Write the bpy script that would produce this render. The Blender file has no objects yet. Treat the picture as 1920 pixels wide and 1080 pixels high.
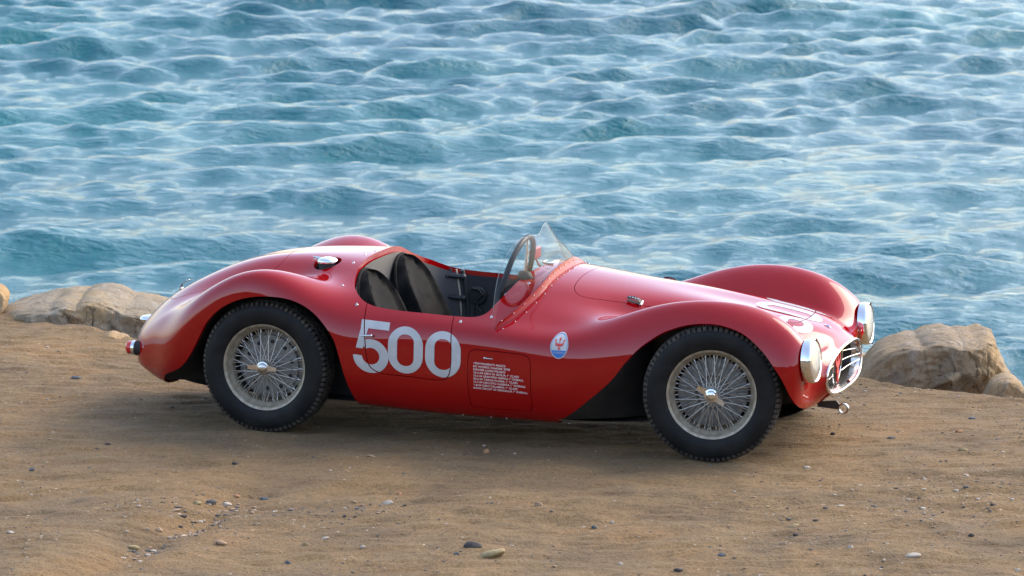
import bpy, math, random
import numpy as np
from mathutils import Matrix, Vector
R = math.radians
sc = bpy.context.scene
COL = sc.collection
random.seed(7); RNG = np.random.default_rng(11)

# ------------------------------------------------------------------ camera
cam = bpy.data.cameras.new('camera'); cam_o = bpy.data.objects.new('camera', cam); COL.objects.link(cam_o)
cam_o.location = (0.0, -19.7158, 3.7595)
_y, _p = -0.003757, 0.155037
_fw = np.array([math.sin(_y)*math.cos(_p), math.cos(_y)*math.cos(_p), -math.sin(_p)])
_rt = np.array([math.cos(_y), -math.sin(_y), 0.0]); _up = np.cross(_rt, _fw)
_M = np.eye(4); _M[:3, 0] = _rt; _M[:3, 1] = _up; _M[:3, 2] = -_fw; _M[:3, 3] = (0.0, -19.7158, 3.7595)
cam_o.matrix_world = Matrix(_M.tolist())
cam.sensor_width = 36.0; cam.lens = 36.0*7425/1920
cam.clip_start = 0.5; cam.clip_end = 20000
cam.dof.use_dof = True; cam.dof.focus_distance = 19.6; cam.dof.aperture_fstop = 9.0
sc.camera = cam_o
# ------------------------------------------------------------------ world and sun (low sun to the right of the picture, thin cloud)
SUN_EL, SUN_AZ = R(38), R(60)        # azimuth: 0 = +Y (out to sea), clockwise, 90 = +X (right)
world = bpy.data.worlds.new('World'); sc.world = world; world.use_nodes = True
wt = world.node_tree; bg = wt.nodes['Background']
sky = wt.nodes.new('ShaderNodeTexSky'); sky.sky_type = 'NISHITA'; sky.sun_disc = False
sky.sun_elevation = SUN_EL; sky.sun_rotation = SUN_AZ; sky.air_density = 1.0; sky.dust_density = 2.2; sky.ozone_density = 1.2
hs = wt.nodes.new('ShaderNodeHueSaturation'); hs.inputs['Saturation'].default_value = 1.0; hs.inputs['Value'].default_value = 1.0
wt.links.new(sky.outputs[0], hs.inputs['Color']); 
veil = wt.nodes.new('ShaderNodeMix'); veil.data_type = 'RGBA'; veil.inputs[0].default_value = .10; veil.inputs[7].default_value = (5.0, 5.0, 5.3, 1)   # thin high cloud
wt.links.new(hs.outputs[0], veil.inputs[6]); wt.links.new(veil.outputs[2], bg.inputs[0]); bg.inputs[1].default_value = 0.15
sun = bpy.data.lights.new('sun', 'SUN'); sun.energy = .75; sun.angle = R(42); sun.color = (1.0, 0.88, 0.74)
sun_o = bpy.data.objects.new('sun', sun); COL.objects.link(sun_o)
_d = Vector((math.sin(SUN_AZ)*math.cos(SUN_EL), math.cos(SUN_AZ)*math.cos(SUN_EL), math.sin(SUN_EL)))
sun_o.rotation_euler = _d.to_track_quat('Z', 'Y').to_euler(); sun_o.location = _d*50
sc.view_settings.view_transform = 'Standard'; sc.view_settings.look = 'None'
sc.view_settings.exposure = 1.62; sc.view_settings.gamma = 1.0; sc.view_settings.use_curve_mapping = False

def pix(px, py, z=0.0):          # a point of the ground seen at a place of the photograph (used to survey the site)
    d = _fw + (px-960)/7425*_rt - (py-540)/7425*_up
    C = np.array([0.0, -19.7158, 3.7595]); t = (z-C[2])/d[2]
    return C+t*d

# ------------------------------------------------------------------ helpers
def tag(o, label=None, cat=None, group=None, kind=None):
    if label: o['label'] = label
    if cat: o['category'] = cat
    if group: o['group'] = group
    if kind: o['kind'] = kind
    return o
def empty(name, parent=None, loc=(0, 0, 0)):
    o = bpy.data.objects.new(name, None); COL.objects.link(o); o.location = loc; o.empty_display_size = .1
    if parent: o.parent = parent
    return o
def link(name, me, parent=None):
    o = bpy.data.objects.new(name, me); COL.objects.link(o)
    if parent: o.parent = parent
    return o
class MB:
    """collects simple solids into one mesh"""
    def __init__(s): s.v = []; s.f = []; s.sm = []; s.mi = []; s.m = 0
    def add(s, V, F, smooth=True):
        b = len(s.v); s.v += [tuple(map(float, p)) for p in V]
        s.f += [tuple(i+b for i in f) for f in F]; s.sm += [smooth]*len(F); s.mi += [s.m]*len(F)
    def box(s, c, d, rot=None, bev=0.0):
        c = np.array(c, float); h = np.array(d, float)/2
        if bev <= 0:
            V = np.array([(x, y, z) for x in (-1, 1) for y in (-1, 1) for z in (-1, 1)], float)*h
            F = [(0, 1, 3, 2), (4, 6, 7, 5), (0, 4, 5, 1), (2, 3, 7, 6), (0, 2, 6, 4), (1, 5, 7, 3)]
        else:
            V = []; 
            for x in (-1, 1):
                for y in (-1, 1):
                    for z in (-1, 1):
                        V.append((x*(h[0]-bev), y*(h[1]-bev), z*h[2])); V.append((x*(h[0]-bev), y*h[1], z*(h[2]-bev))); V.append((x*h[0], y*(h[1]-bev), z*(h[2]-bev)))
            V = np.array(V); I = lambda x, y, z, k: ((x*2+y)*2+z)*3+k
            F = [(I(0,0,1,0), I(1,0,1,0), I(1,1,1,0), I(0,1,1,0)), (I(0,0,0,0), I(0,1,0,0), I(1,1,0,0), I(1,0,0,0)),
                 (I(0,0,0,1), I(1,0,0,1), I(1,0,1,1), I(0,0,1,1)), (I(0,1,0,1), I(0,1,1,1), I(1,1,1,1), I(1,1,0,1)),
                 (I(0,0,0,2), I(0,0,1,2), I(0,1,1,2), I(0,1,0,2)), (I(1,0,0,2), I(1,1,0,2), I(1,1,1,2), I(1,0,1,2))]
            for a in (0, 1):
                for b in (0, 1):
                    F += [(I(0,a,b,0), I(1,a,b,0), I(1,a,b,1), I(0,a,b,1)), (I(a,0,b,0), I(a,1,b,0), I(a,1,b,2), I(a,0,b,2)), (I(a,b,0,1), I(a,b,1,1), I(a,b,1,2), I(a,b,0,2))]
                    for e in (0, 1): F.append((I(a,b,e,0), I(a,b,e,1), I(a,b,e,2)))
        if rot is not None: V = V@np.array(rot).T
        s.add(V+c, F, False)
    def tube(s, pts, r, n=8, closed=False, caps=True):
        P = np.array(pts, float); m = len(P); r = np.broadcast_to(np.array(r, float), (m,))
        T = np.roll(P, -1, 0)-np.roll(P, 1, 0) if closed else np.gradient(P, axis=0)
        T /= np.linalg.norm(T, axis=1, keepdims=True)+1e-12
        up = np.array([0, 0, 1.0]) if abs(T[0][2]) < .9 else np.array([0, 1.0, 0])
        V = []; u = np.cross(T[0], up); u /= np.linalg.norm(u)
        for i in range(m):
            u = u-T[i]*(u@T[i]); u /= np.linalg.norm(u)+1e-12; w = np.cross(T[i], u)
            for k in range(n):
                a = 2*math.pi*k/n; V.append(P[i]+r[i]*(math.cos(a)*u+math.sin(a)*w))
        F = []
        for i in range(m if closed else m-1):
            j = (i+1) % m
            for k in range(n): l = (k+1) % n; F.append((i*n+k, i*n+l, j*n+l, j*n+k))
        s.add(V, F)
        if caps and not closed:
            s.add(V[:n], [tuple(range(n))[::-1]]); s.add(V[-n:], [tuple(range(n))])
    def lathe(s, prof, n=48, axis='y', c=(0, 0, 0), closed=False):
        """prof: (radius, along) pairs; spun round the axis"""
        V = []; m = len(prof)
        for k in range(n):
            a = 2*math.pi*k/n; ca, sa = math.cos(a), math.sin(a)
            for r, h in prof:
                p = {'y': (r*ca, h, r*sa), 'x': (h, r*ca, r*sa), 'z': (r*ca, r*sa, h)}[axis]
                V.append((p[0]+c[0], p[1]+c[1], p[2]+c[2]))
        F = []
        for k in range(n):
            l = (k+1) % n
            for i in range(m if closed else m-1):
                j = (i+1) % m; F.append((k*m+i, l*m+i, l*m+j, k*m+j) if axis != 'y' else (k*m+i, k*m+j, l*m+j, l*m+i))
        s.add(V, F)
    def ball(s, c, r, n=10):
        r = np.broadcast_to(np.array(r, float), (3,)); V = []; F = []
        for i in range(n+1):
            t = math.pi*i/n
            for k in range(2*n):
                a = math.pi*k/n; V.append((c[0]+r[0]*math.sin(t)*math.cos(a), c[1]+r[1]*math.sin(t)*math.sin(a), c[2]+r[2]*math.cos(t)))
        for i in range(n):
            for k in range(2*n):
                l = (k+1) % (2*n); F.append((i*2*n+k, (i+1)*2*n+k, (i+1)*2*n+l, i*2*n+l))
        s.add(V, F)
    def mesh(s, name, mats, sharp=35):
        me = bpy.data.meshes.new(name); me.from_pydata(s.v, [], s.f); me.update()
        for m in (mats if isinstance(mats, (list, tuple)) else [mats]): me.materials.append(m)
        me.polygons.foreach_set('use_smooth', s.sm); me.polygons.foreach_set('material_index', s.mi)
        try: me.set_sharp_from_angle(angle=R(sharp))
        except Exception: pass
        return me
    def build(s, name, mats, parent=None, sharp=35): return link(name, s.mesh(name, mats, sharp), parent)

# ------------------------------------------------------------------ materials
def mat(name, col=(.5, .5, .5), rough=.5, metal=0.0, **kw):
    m = bpy.data.materials.new(name); m.use_nodes = True; b = m.node_tree.nodes['Principled BSDF']
    b.inputs['Base Color'].default_value = (*col, 1); b.inputs['Roughness'].default_value = rough; b.inputs['Metallic'].default_value = metal
    for k, v in kw.items(): b.inputs[k.replace('_', ' ')].default_value = v
    return m
class NT:
    def __init__(s, m): s.t = m.node_tree; s.b = s.t.nodes['Principled BSDF']
    def n(s, typ, **kw):
        x = s.t.nodes.new(typ)
        for k, v in kw.items():
            if k in x.inputs: x.inputs[k].default_value = v
            else: setattr(x, k, v)
        return x
    def l(s, a, b): s.t.links.new(a, b)
    def coord(s, scale=(1, 1, 1), out='Object'):
        c = s.n('ShaderNodeTexCoord'); mp = s.n('ShaderNodeMapping'); mp.inputs['Scale'].default_value = scale
        s.l(c.outputs[out], mp.inputs[0]); return mp.outputs[0]
    def noise(s, co, scale, detail=4, rough=.55, dist=0.0):
        x = s.n('ShaderNodeTexNoise', Scale=scale, Detail=detail, Roughness=rough, Distortion=dist); s.l(co, x.inputs['Vector']); return x.outputs['Fac']
    def ramp(s, fac, stops, interp='LINEAR'):
        x = s.n('ShaderNodeValToRGB'); e = x.color_ramp.elements; x.color_ramp.interpolation = interp
        while len(e) < len(stops): e.new(.5)
        for i, (p, c) in enumerate(stops): e[i].position = p; e[i].color = (*c, 1) if len(c) == 3 else c
        s.l(fac, x.inputs[0]); return x.outputs[0]
    def mix(s, fac, a, b, mode='MIX'):
        x = s.n('ShaderNodeMix'); x.data_type = 'RGBA'; x.blend_type = mode
        for i, v in ((0, fac), (6, a), (7, b)):
            if isinstance(v, (int, float)): x.inputs[i].default_value = v
            elif isinstance(v, tuple): x.inputs[i].default_value = (*v, 1)
            else: s.l(v, x.inputs[i])
        return x.outputs[2]
    def math(s, op, a, b=0.0, clamp=False):
        x = s.n('ShaderNodeMath'); x.operation = op; x.use_clamp = clamp
        for i, v in ((0, a), (1, b)):
            if isinstance(v, (int, float)): x.inputs[i].default_value = v
            else: s.l(v, x.inputs[i])
        return x.outputs[0]
    def bump(s, h, strength=.3, dist=.01, prev=None):
        x = s.n('ShaderNodeBump', Strength=strength, Distance=dist); s.l(h, x.inputs['Height'])
        if prev is not None: s.l(prev, x.inputs['Normal'])
        return x.outputs[0]
    def gray(s, v, lo=0.0, hi=1.0):
        x = s.n('ShaderNodeMapRange'); s.l(v, x.inputs[0]); x.inputs[3].default_value = lo; x.inputs[4].default_value = hi; return x.outputs[0]

M = {}
# paint: red base under clear lacquer, a breath of dust
m = mat('red_paint', (.40, .002, .006), .34, 0, Coat_Weight=1.0, Coat_Roughness=.02, Coat_IOR=1.52, Specular_IOR_Level=0.0); M['red'] = m
n = NT(m); co = n.coord(); d = n.noise(co, 3.0, 5); d2 = n.noise(co, 160.0, 3)
n.l(n.ramp(d, [(.3, (.31, .0, .0015)), (.75, (.28, .0, .002))]), n.b.inputs['Base Color'])
n.l(n.gray(n.noise(co, 9, 5), .008, .03), n.b.inputs['Coat Roughness'])
n.l(n.bump(n.noise(co, 5, 2), .035, .02), n.b.inputs['Coat Normal'])
M['redplain'] = mat('red_strip', (.27, .0, .002), .35, 0, Coat_Weight=.2, Coat_Roughness=.1, Specular_IOR_Level=.2)
m = mat('white_lettering', (.70, .71, .72), .35, 0, Coat_Weight=.4, Coat_Roughness=.1); M['white'] = m
n = NT(m); n.l(n.ramp(n.noise(n.coord(), 14, 6), [(.3, (.40, .40, .395)), (.7, (.49, .49, .485))]), n.b.inputs['Base Color'])
M['blue'] = mat('badge_blue', (.01, .12, .42), .35); M['badgered'] = mat('badge_red', (.6, .03, .02), .35)
M['chrome'] = mat('chrome', (.80, .81, .83), .07, 1.0)
m = mat('worn_chrome', (.62, .61, .59), .2, 1.0); M['steel'] = m
n = NT(m); n.l(n.gray(n.noise(n.coord(), 60, 4), .14, .38), n.b.inputs['Roughness'])
m = mat('painted_rim', (.33, .30, .25), .42, .35); M['rim'] = m
n = NT(m); n.l(n.ramp(n.noise(n.coord(), 30, 6), [(.35, (.26, .22, .155)), (.65, (.42, .365, .28))]), n.b.inputs['Base Color'])
M['spoke'] = mat('spoke_metal', (.50, .47, .42), .32, .7)
m = mat('cast_aluminium', (.23, .225, .21), .55, .35); M['alu'] = m
n = NT(m); n.l(n.ramp(n.noise(n.coord(), 40, 6), [(.3, (.15, .145, .135)), (.7, (.26, .255, .24))]), n.b.inputs['Base Color'])
m = mat('tyre_rubber', (.018, .018, .019), .55, 0, Specular_IOR_Level=.22); M['rubber'] = m
n = NT(m); co = n.coord(); nz = n.noise(co, 9, 6, .6)
n.l(n.ramp(nz, [(.40, (.006, .0065, .0075)), (.8, (.020, .019, .017))]), n.b.inputs['Base Color']); n.l(n.gray(nz, .38, .66), n.b.inputs['Roughness'])
m = mat('tread_rubber', (.05, .045, .038), .85); M['tread'] = m
n = NT(m); co = n.coord(); nz = n.noise(co, 16, 6, .65)
n.l(n.ramp(nz, [(.36, (.010, .010, .010)), (.66, (.075, .060, .044))]), n.b.inputs['Base Color'])
M['black'] = mat('black_underbody', (.012, .012, .013), .7)
m = mat('dark_inner_panel', (.045, .045, .048), .5); M['inner'] = m
n = NT(m); n.l(n.ramp(n.noise(n.coord(), 6, 6), [(.35, (.016, .016, .018)), (.7, (.040, .039, .037))]), n.b.inputs['Base Color'])
m = mat('grey_cockpit_paint', (.30, .29, .285), .5, 0); M['grey'] = m
n = NT(m); n.l(n.ramp(n.noise(n.coord(), 7, 6), [(.3, (.058, .056, .057)), (.7, (.085, .081, .081))]), n.b.inputs['Base Color'])
M['grey2'] = mat('dark_grey_door_lining', (.020, .021, .025), .55)
m = mat('black_leather', (.014, .014, .015), .62, 0, Specular_IOR_Level=.035); M['leather'] = m
n = NT(m); co = n.coord(); nz = n.noise(co, 12, 7, .6)
n.l(n.ramp(nz, [(.35, (.005, .005, .006)), (.7, (.020, .019, .017))]), n.b.inputs['Base Color']); n.l(n.bump(n.noise(co, 220, 3), .15, .002), n.b.inputs['Normal'])
M['darkmetal'] = mat('dark_metal', (.06, .055, .05), .5, .6)
M['hose'] = mat('dark_tube', (.03, .032, .034), .45)
M['cream'] = mat('cream_edge_trim', (.62, .52, .40), .5)
M['wheelrim'] = mat('steering_rim', (.008, .008, .012), .4, 0, Specular_IOR_Level=.25)
m = mat('tail_lens', (.55, .01, .01), .12, 0, Coat_Weight=1.0); M['lens'] = m
m = mat('lamp_glass', (.42, .37, .30), .12, 0); M['lampglass'] = m
b = m.node_tree.nodes['Principled BSDF']; b.inputs['Coat Weight'].default_value = 1.0; b.inputs['Metallic'].default_value = .35
n = NT(m); w = n.n('ShaderNodeTexWave', Scale=26.0, Distortion=.5); w.bands_direction = 'Y'; n.l(n.coord(), w.inputs[0])
n.l(n.bump(w.outputs['Fac'], .12, .004), n.b.inputs['Normal']); b.inputs['Roughness'].default_value = .22
# thin acrylic for the screen
m = bpy.data.materials.new('clear_acrylic'); m.use_nodes = True; t = m.node_tree; t.nodes.clear(); M['acrylic'] = m
out = t.nodes.new('ShaderNodeOutputMaterial'); mx = t.nodes.new('ShaderNodeMixShader'); tr = t.nodes.new('ShaderNodeBsdfTransparent'); gl = t.nodes.new('ShaderNodeBsdfGlossy')
fr = t.nodes.new('ShaderNodeFresnel'); fr.inputs[0].default_value = 1.5; tr.inputs[0].default_value = (.90, .93, .95, 1); gl.inputs['Roughness'].default_value = .03
mu = t.nodes.new('ShaderNodeMath'); mu.operation = 'MULTIPLY'; mu.inputs[1].default_value = .45
t.links.new(fr.outputs[0], mu.inputs[0]); t.links.new(mu.outputs[0], mx.inputs[0]); t.links.new(tr.outputs[0], mx.inputs[1]); t.links.new(gl.outputs[0], mx.inputs[2]); t.links.new(mx.outputs[0], out.inputs[0])

# vectorised value noise
_perm = RNG.random((64, 64, 8))
def vnoise(x, y, seed=0, tile=64):
    xi = np.floor(x).astype(int); yi = np.floor(y).astype(int); fx = x-xi; fy = y-yi
    fx = fx*fx*(3-2*fx); fy = fy*fy*(3-2*fy); s = seed % 8; o = (seed*17) % 64
    g = lambda a, b: _perm[(a+o) % 64, (b+3*o) % 64, s]
    return (g(xi, yi)*(1-fx)+g(xi+1, yi)*fx)*(1-fy)+(g(xi, yi+1)*(1-fx)+g(xi+1, yi+1)*fx)*fy-.5
def fbm(x, y, f, o=4, seed=0, gain=.5):
    r = 0; a = 1
    for i in range(o): 
        c, s_ = math.cos(.7*i+.3), math.sin(.7*i+.3)
        r = r+a*vnoise((x*c-y*s_)*f, (x*s_+y*c)*f, seed+i); f *= 2.03; a *= gain
    return r
def grid_obj(name, X, Y, Z, material, parent=None):
    h, w = X.shape; me = bpy.data.meshes.new(name); V = np.stack([X, Y, Z], -1).reshape(-1, 3)
    idx = np.arange(h*w).reshape(h, w); q = np.stack([idx[:-1, :-1], idx[:-1, 1:], idx[1:, 1:], idx[1:, :-1]], -1).reshape(-1, 4)
    me.vertices.add(len(V)); me.vertices.foreach_set('co', V.ravel().astype(np.float32))
    me.loops.add(q.size); me.loops.foreach_set('vertex_index', q.ravel().astype(np.int32))
    me.polygons.add(len(q)); me.polygons.foreach_set('loop_start', np.arange(0, q.size, 4, dtype=np.int32)); me.polygons.foreach_set('loop_total', np.full(len(q), 4, np.int32))
    me.update(calc_edges=True); me.polygons.foreach_set('use_smooth', np.ones(len(q), bool)); me.materials.append(material)
    return link(name, me, parent)
# ================================================================== THE SETTING
SEA_Z = -4.0
m = mat('sea_water', (.004, .115, .165), .07, 0, IOR=1.33); M['sea'] = m
n = NT(m); co = n.coord((1, 1, 1))
mp = n.n('ShaderNodeMapping'); mp.inputs['Rotation'].default_value = (0, 0, .35); mp.inputs['Scale'].default_value = (.75, 1.5, 1); n.l(co, mp.inputs[0])
n1 = n.noise(mp.outputs[0], 4.6, 5, .6, .1); n2 = n.noise(mp.outputs[0], 11.0, 4, .6, .2)
bm = n.bump(n1, .9, .09); bm = n.bump(n2, .6, .03, bm); n.l(bm, n.b.inputs['Normal'])
big = n.noise(co, .08, 3)
n.l(n.ramp(big, [(.35, (.0, .078, .104)), (.7, (.0, .110, .124))]), n.b.inputs['Base Color'])

def sea():
    rows = 1200
    dist = 27*np.exp(np.linspace(0, math.log(230/27.), rows)); da = R(9.5)*2/430; side = R(9.5)+da*np.cumsum(1.041**np.arange(1, 96)); ang = np.r_[-side[::-1], np.linspace(-R(9.5), R(9.5), 430), side]; ang = ang[np.abs(ang) < R(64)]
    D, A = np.meshgrid(dist, ang, indexing='ij'); D0 = D
    X = D*np.tan(A); Y = D-19.7
    dx = np.zeros_like(X); dy = np.zeros_like(X); dz = np.zeros_like(X)
    cell = np.maximum(D*math.log(230/27.)/rows, D*np.gradient(ang)[None, :]/np.cos(A)*.7)
    rg = np.random.default_rng(5); N = 110
    for i in range(N):
        lam = .30*(4.6/.30)**((i+rg.random())/N); k = 2*math.pi/lam
        th = -math.pi/2+.25+rg.normal()*(.40 if lam > 1.4 else .65)
        slope = .045*(1.0 if lam < 4.0 else math.exp(-(lam-4.0)*.4))*rg.uniform(.5, 1.5)
        if lam < 1.2: slope *= .75
        a = slope/k; ph = rg.random()*6.283; kx, ky = math.cos(th), math.sin(th)
        fade = np.clip((lam/cell-2.5)/2.5, 0, 1)*a
        p = k*(kx*X+ky*Y)+ph; c, s = np.cos(p), np.sin(p)
        dz += fade*c; dx -= fade*kx*s*.5; dy -= fade*ky*s*.5
    # gusts: patches of calmer and rougher water
    g = .78+.75*np.clip(fbm(X, Y, .07, 3, 2)+.15, -.35, .6)
    return grid_obj('sea', X+dx*g, Y+dy*g, SEA_Z+dz*g, M['sea'])
tag(sea(), kind='structure')
o = MB(); o.add([(-9000, 3, SEA_Z-.55), (9000, 3, SEA_Z-.55), (9000, 14000, SEA_Z-.55), (-9000, 14000, SEA_Z-.55)], [(0, 1, 2, 3)], False)
tag(o.build('far_sea', M['sea']), kind='structure')

# ---- dirt
m = mat('dirt', (.24, .16, .10), .95); M['dirt'] = m
n = NT(m); co = n.coord()
st = n.n('ShaderNodeMapping'); st.inputs['Scale'].default_value = (.45, 1.6, 1); st.inputs['Rotation'].default_value = (0, 0, -.06); n.l(co, st.inputs[0])
a = n.noise(co, .9, 6, .6); b_ = n.noise(st.outputs[0], 5.0, 7, .65, .3); c = n.noise(co, 60, 4, .7); e = n.noise(co, 190, 2, .6)
base = n.ramp(a, [(.30, (0.1320, 0.0810, 0.0397)), (.5, (0.1720, 0.1045, 0.0499)), (.70, (0.2040, 0.1178, 0.0512))])
base = n.mix(n.ramp(b_, [(.35, (0, 0, 0)), (.70, (1, 1, 1))]), base, (0.1880, 0.1266, 0.0691))
base = n.mix(n.ramp(c, [(.28, (.62, .60, .60)), (.5, (1, 1, 1)), (.75, (1.18, 1.16, 1.14))]), base, (0, 0, 0), 'MULTIPLY')
x = base.node; x.inputs[0].default_value = 1.0; n.l(x.inputs[6].links[0].from_socket, x.inputs[7]); 
for lk in list(x.inputs[0].links): n.t.links.remove(lk)
cr = n.ramp(c, [(.26, (.48, .465, .45)), (.48, (1, 1, 1)), (.76, (1.28, 1.26, 1.22))]); n.l(cr, x.inputs[7])
mix2 = n.n('ShaderNodeMix'); 
fine = n.ramp(e, [(.30, (.58, .58, .58)), (.55, (1, 1, 1)), (.80, (1.45, 1.42, 1.36))])
fin = n.mix(1.0, base, fine, 'MULTIPLY')
# dark grit flecks and pale flecks
vo = n.n('ShaderNodeTexVoronoi', Scale=26.0); n.l(co, vo.inputs['Vector'])
fl = n.ramp(vo.outputs['Distance'], [(.0, (1, 1, 1)), (.13, (1, 1, 1)), (.2, (0, 0, 0))]); msk = n.ramp(n.noise(co, 3.1, 4), [(.5, (0, 0, 0)), (.62, (1, 1, 1))])
k = n.math('MULTIPLY', fl, msk); fin = n.mix(k, fin, n.ramp(n.noise(co, 31, 1), [(.4, (.10, .085, .07)), (.6, (.36, .31, .25))]))
mot = n.noise(co, 1.7, 5, .6, .4); fin = n.mix(1.0, fin, n.ramp(mot, [(.34, (.80, .82, .76)), (.52, (1.12, 1.10, .95)), (.70, (1.26, 1.19, .96))]), 'MULTIPLY'); n.l(fin, n.b.inputs['Base Color'])
bb = n.bump(b_, .8, .04); bb = n.bump(c, .8, .015, bb); bb = n.bump(e, .5, .004, bb); n.l(bb, n.b.inputs['Normal'])

EX = np.array([-60, -12, -5, -3.2, -2.95, -2.2, -1.2, 0.5, 1.7, 2.2, 2.75, 3.6, 6, 14, 60.]); EY = np.array([6, 5.2, 3.9, 3.35, 3.1, 2.25, 2.0, 1.75, 1.25, .85, .40, .2, .1, -.6, -4])
def smooth(t): t = np.clip(t, 0, 1); return t*t*(3-2*t)
def ground_h(X, Y, detail=True):
    e = np.interp(X, EX, EY)+.12*fbm(X, Y, .8, 3, 4)
    t = Y-e
    z = -.012+np.zeros_like(X)
    und = .10*fbm(X, Y, .35, 3, 1)
    nearcar = np.exp(-((X/2.6)**2+(Y/1.25)**2)**2)
    und = und*(1-nearcar)
    # bank at lower left, gully with gravel running across it
    P0 = pix(250, 1030); P1 = pix(450, 925)
    ax, ay = P1[0]-P0[0], P1[1]-P0[1]; L = math.hypot(ax, ay); nx, ny = -ay/L, ax/L
    q = (X-P0[0])*nx+(Y-P0[1])*ny; s_ = ((X-P0[0])*ax+(Y-P0[1])*ay)/L**2
    w = smooth((s_+1.2)/.8)*smooth((1.6-s_)/.6)
    und = und-.024*np.exp(-(q/.10)**2)*w+.045*smooth((q+.05)/.35)*smooth((1.2-q)/.9)*w-.02*smooth((-q)/.4)*smooth((2+q)/1.5)*w
    z = z+und+.042*smooth((-1.7-X)/1.2)*smooth((Y-1.0)/1.6)
    # the tyres have sunk a little; faint tracks lead in from the left
    cx_, cy_ = X*math.cos(R(17.8))-Y*math.sin(R(17.8)), X*math.sin(R(17.8))+Y*math.cos(R(17.8))
    for wx, wy in ((-1.158, -.607), (1.15, -.652), (-1.158, .607), (1.15, .652)):
        z = z+.014*np.exp(-((cx_-wx)/.17)**4-((cy_-wy)/.13)**2)
        if wx < 0: z = z-.011*np.exp(-((cy_-wy-.02*np.sin(cx_*2))/.07)**4)*smooth((-1.25-cx_)/.5)
    # old wheel ruts running along the track
    for yr in (-1.55, -2.25, .95):
        z = z-.014*np.exp(-((Y-yr-.07*np.sin(X*.7))/.13)**2)*(1-nearcar)
    if detail:
        z = z+.030*fbm(X, Y, 2.2, 5, 3)*(1-.8*nearcar)+.021*fbm(X*.6, Y*1.5, 9, 4, 5)*(1-.5*nearcar)
    drop = np.where(t > 0, -(t**1.6)*1.1, 0.0); drop = np.maximum(drop, -5.2)
    return z+drop
def ground():
    def ax(lo, a, b, hi, step, g):
        mid = np.arange(a, b, step); o_ = []; s_ = step; x = b
        while x < hi: o_.append(x); s_ *= g; x += s_
        l_ = []; s_ = step; x = a-step
        while x > lo: l_.append(x); s_ *= g; x -= s_
        return np.array(l_[::-1]+list(mid)+o_+[hi])
    xs = ax(-60, -3.6, 3.6, 60, .014, 1.12); ys = ax(-60, -4.1, 3.8, 12, .0165, 1.10)
    X, Y = np.meshgrid(xs, ys); return grid_obj('dirt_ground', X, Y, ground_h(X, Y), M['dirt'])
tag(ground(), kind='structure')

# the bluff that rises inland, behind the photographer
def bluff():
    xs = np.linspace(-170, 170, 150); ys = np.linspace(-150, -27, 60); X, Y = np.meshgrid(xs, ys)
    t = smooth((-27-Y)/55.); Z = -.35+t*(13+6*fbm(X, Y, .02, 3, 2))+t*3*fbm(X, Y, .08, 4, 6)
    return grid_obj('bluff', X, Y, Z, M['bluff'])
m = mat('bluff_earth', (.10, .075, .045), .95); M['bluff'] = m
n = NT(m); n.l(n.ramp(n.noise(n.coord(), .25, 6), [(.35, (.05, .05, .028)), (.6, (.12, .085, .05))]), n.b.inputs['Base Color'])
tag(bluff(), kind='structure')

# ---- rocks
def rock_mat(name, c1, c2, c3, dark=(.11, .085, .06)):
    m = mat(name, c1, .9); n = NT(m); co = n.coord()
    sk = n.n('ShaderNodeMapping'); sk.inputs['Scale'].default_value = (1, 1, .45); sk.inputs['Rotation'].default_value = (0, .35, 0); n.l(co, sk.inputs[0])
    a = n.noise(co, 2.4, 6, .6, .4); b_ = n.noise(sk.outputs[0], 7, 8, .7, .8); f = n.noise(co, 70, 5, .7)
    col = n.ramp(a, [(.36, c1), (.52, c2), (.68, c3)])
    col = n.mix(n.math('MULTIPLY', n.ramp(b_, [(.52, (0, 0, 0)), (.72, (1, 1, 1))]), .7), col, (.34, .31, .27))
    col = n.mix(n.ramp(b_, [(.27, (1, 1, 1)), (.38, (0, 0, 0))]), col, dark)
    vo = n.n('ShaderNodeTexVoronoi', Scale=2.6); vo.feature = 'DISTANCE_TO_EDGE'; ds = n.n('ShaderNodeVectorMath'); ds.operation = 'ADD'
    nn = n.n('ShaderNodeTexNoise', Scale=2.0, Detail=6.0); n.l(co, nn.inputs['Vector']); n.l(sk.outputs[0], ds.inputs[0]); n.l(nn.outputs['Color'], ds.inputs[1]); n.l(ds.outputs[0], vo.inputs['Vector'])
    crk = n.ramp(vo.outputs['Distance'], [(.0, (1, 1, 1)), (.018, (0, 0, 0))])
    col = n.mix(n.math('MULTIPLY', crk, .75), col, dark)
    col = n.mix(1.0, col, n.ramp(f, [(.3, (.78, .77, .76)), (.7, (1.2, 1.19, 1.16))]), 'MULTIPLY')
    n.l(col, n.b.inputs['Base Color'])
    bb = n.bump(b_, .7, .05); bb = n.bump(crk, -.5, .02, bb); bb = n.bump(f, .45, .008, bb); n.l(bb, n.b.inputs['Normal']); return m
M['rockgrey'] = rock_mat('grey_sandstone', (0.2103, 0.1759, 0.1258), (0.2546, 0.2025, 0.1355), (0.3321, 0.2345, 0.1161))
M['rocktan'] = rock_mat('tan_sandstone', (0.2325, 0.1759, 0.1113), (0.2989, 0.2132, 0.1209), (0.3653, 0.2452, 0.1161))
M['rockorange'] = rock_mat('orange_sandstone', (0.3210, 0.2025, 0.0871), (0.3653, 0.2292, 0.0968), (0.3432, 0.2345, 0.1258))
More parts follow.
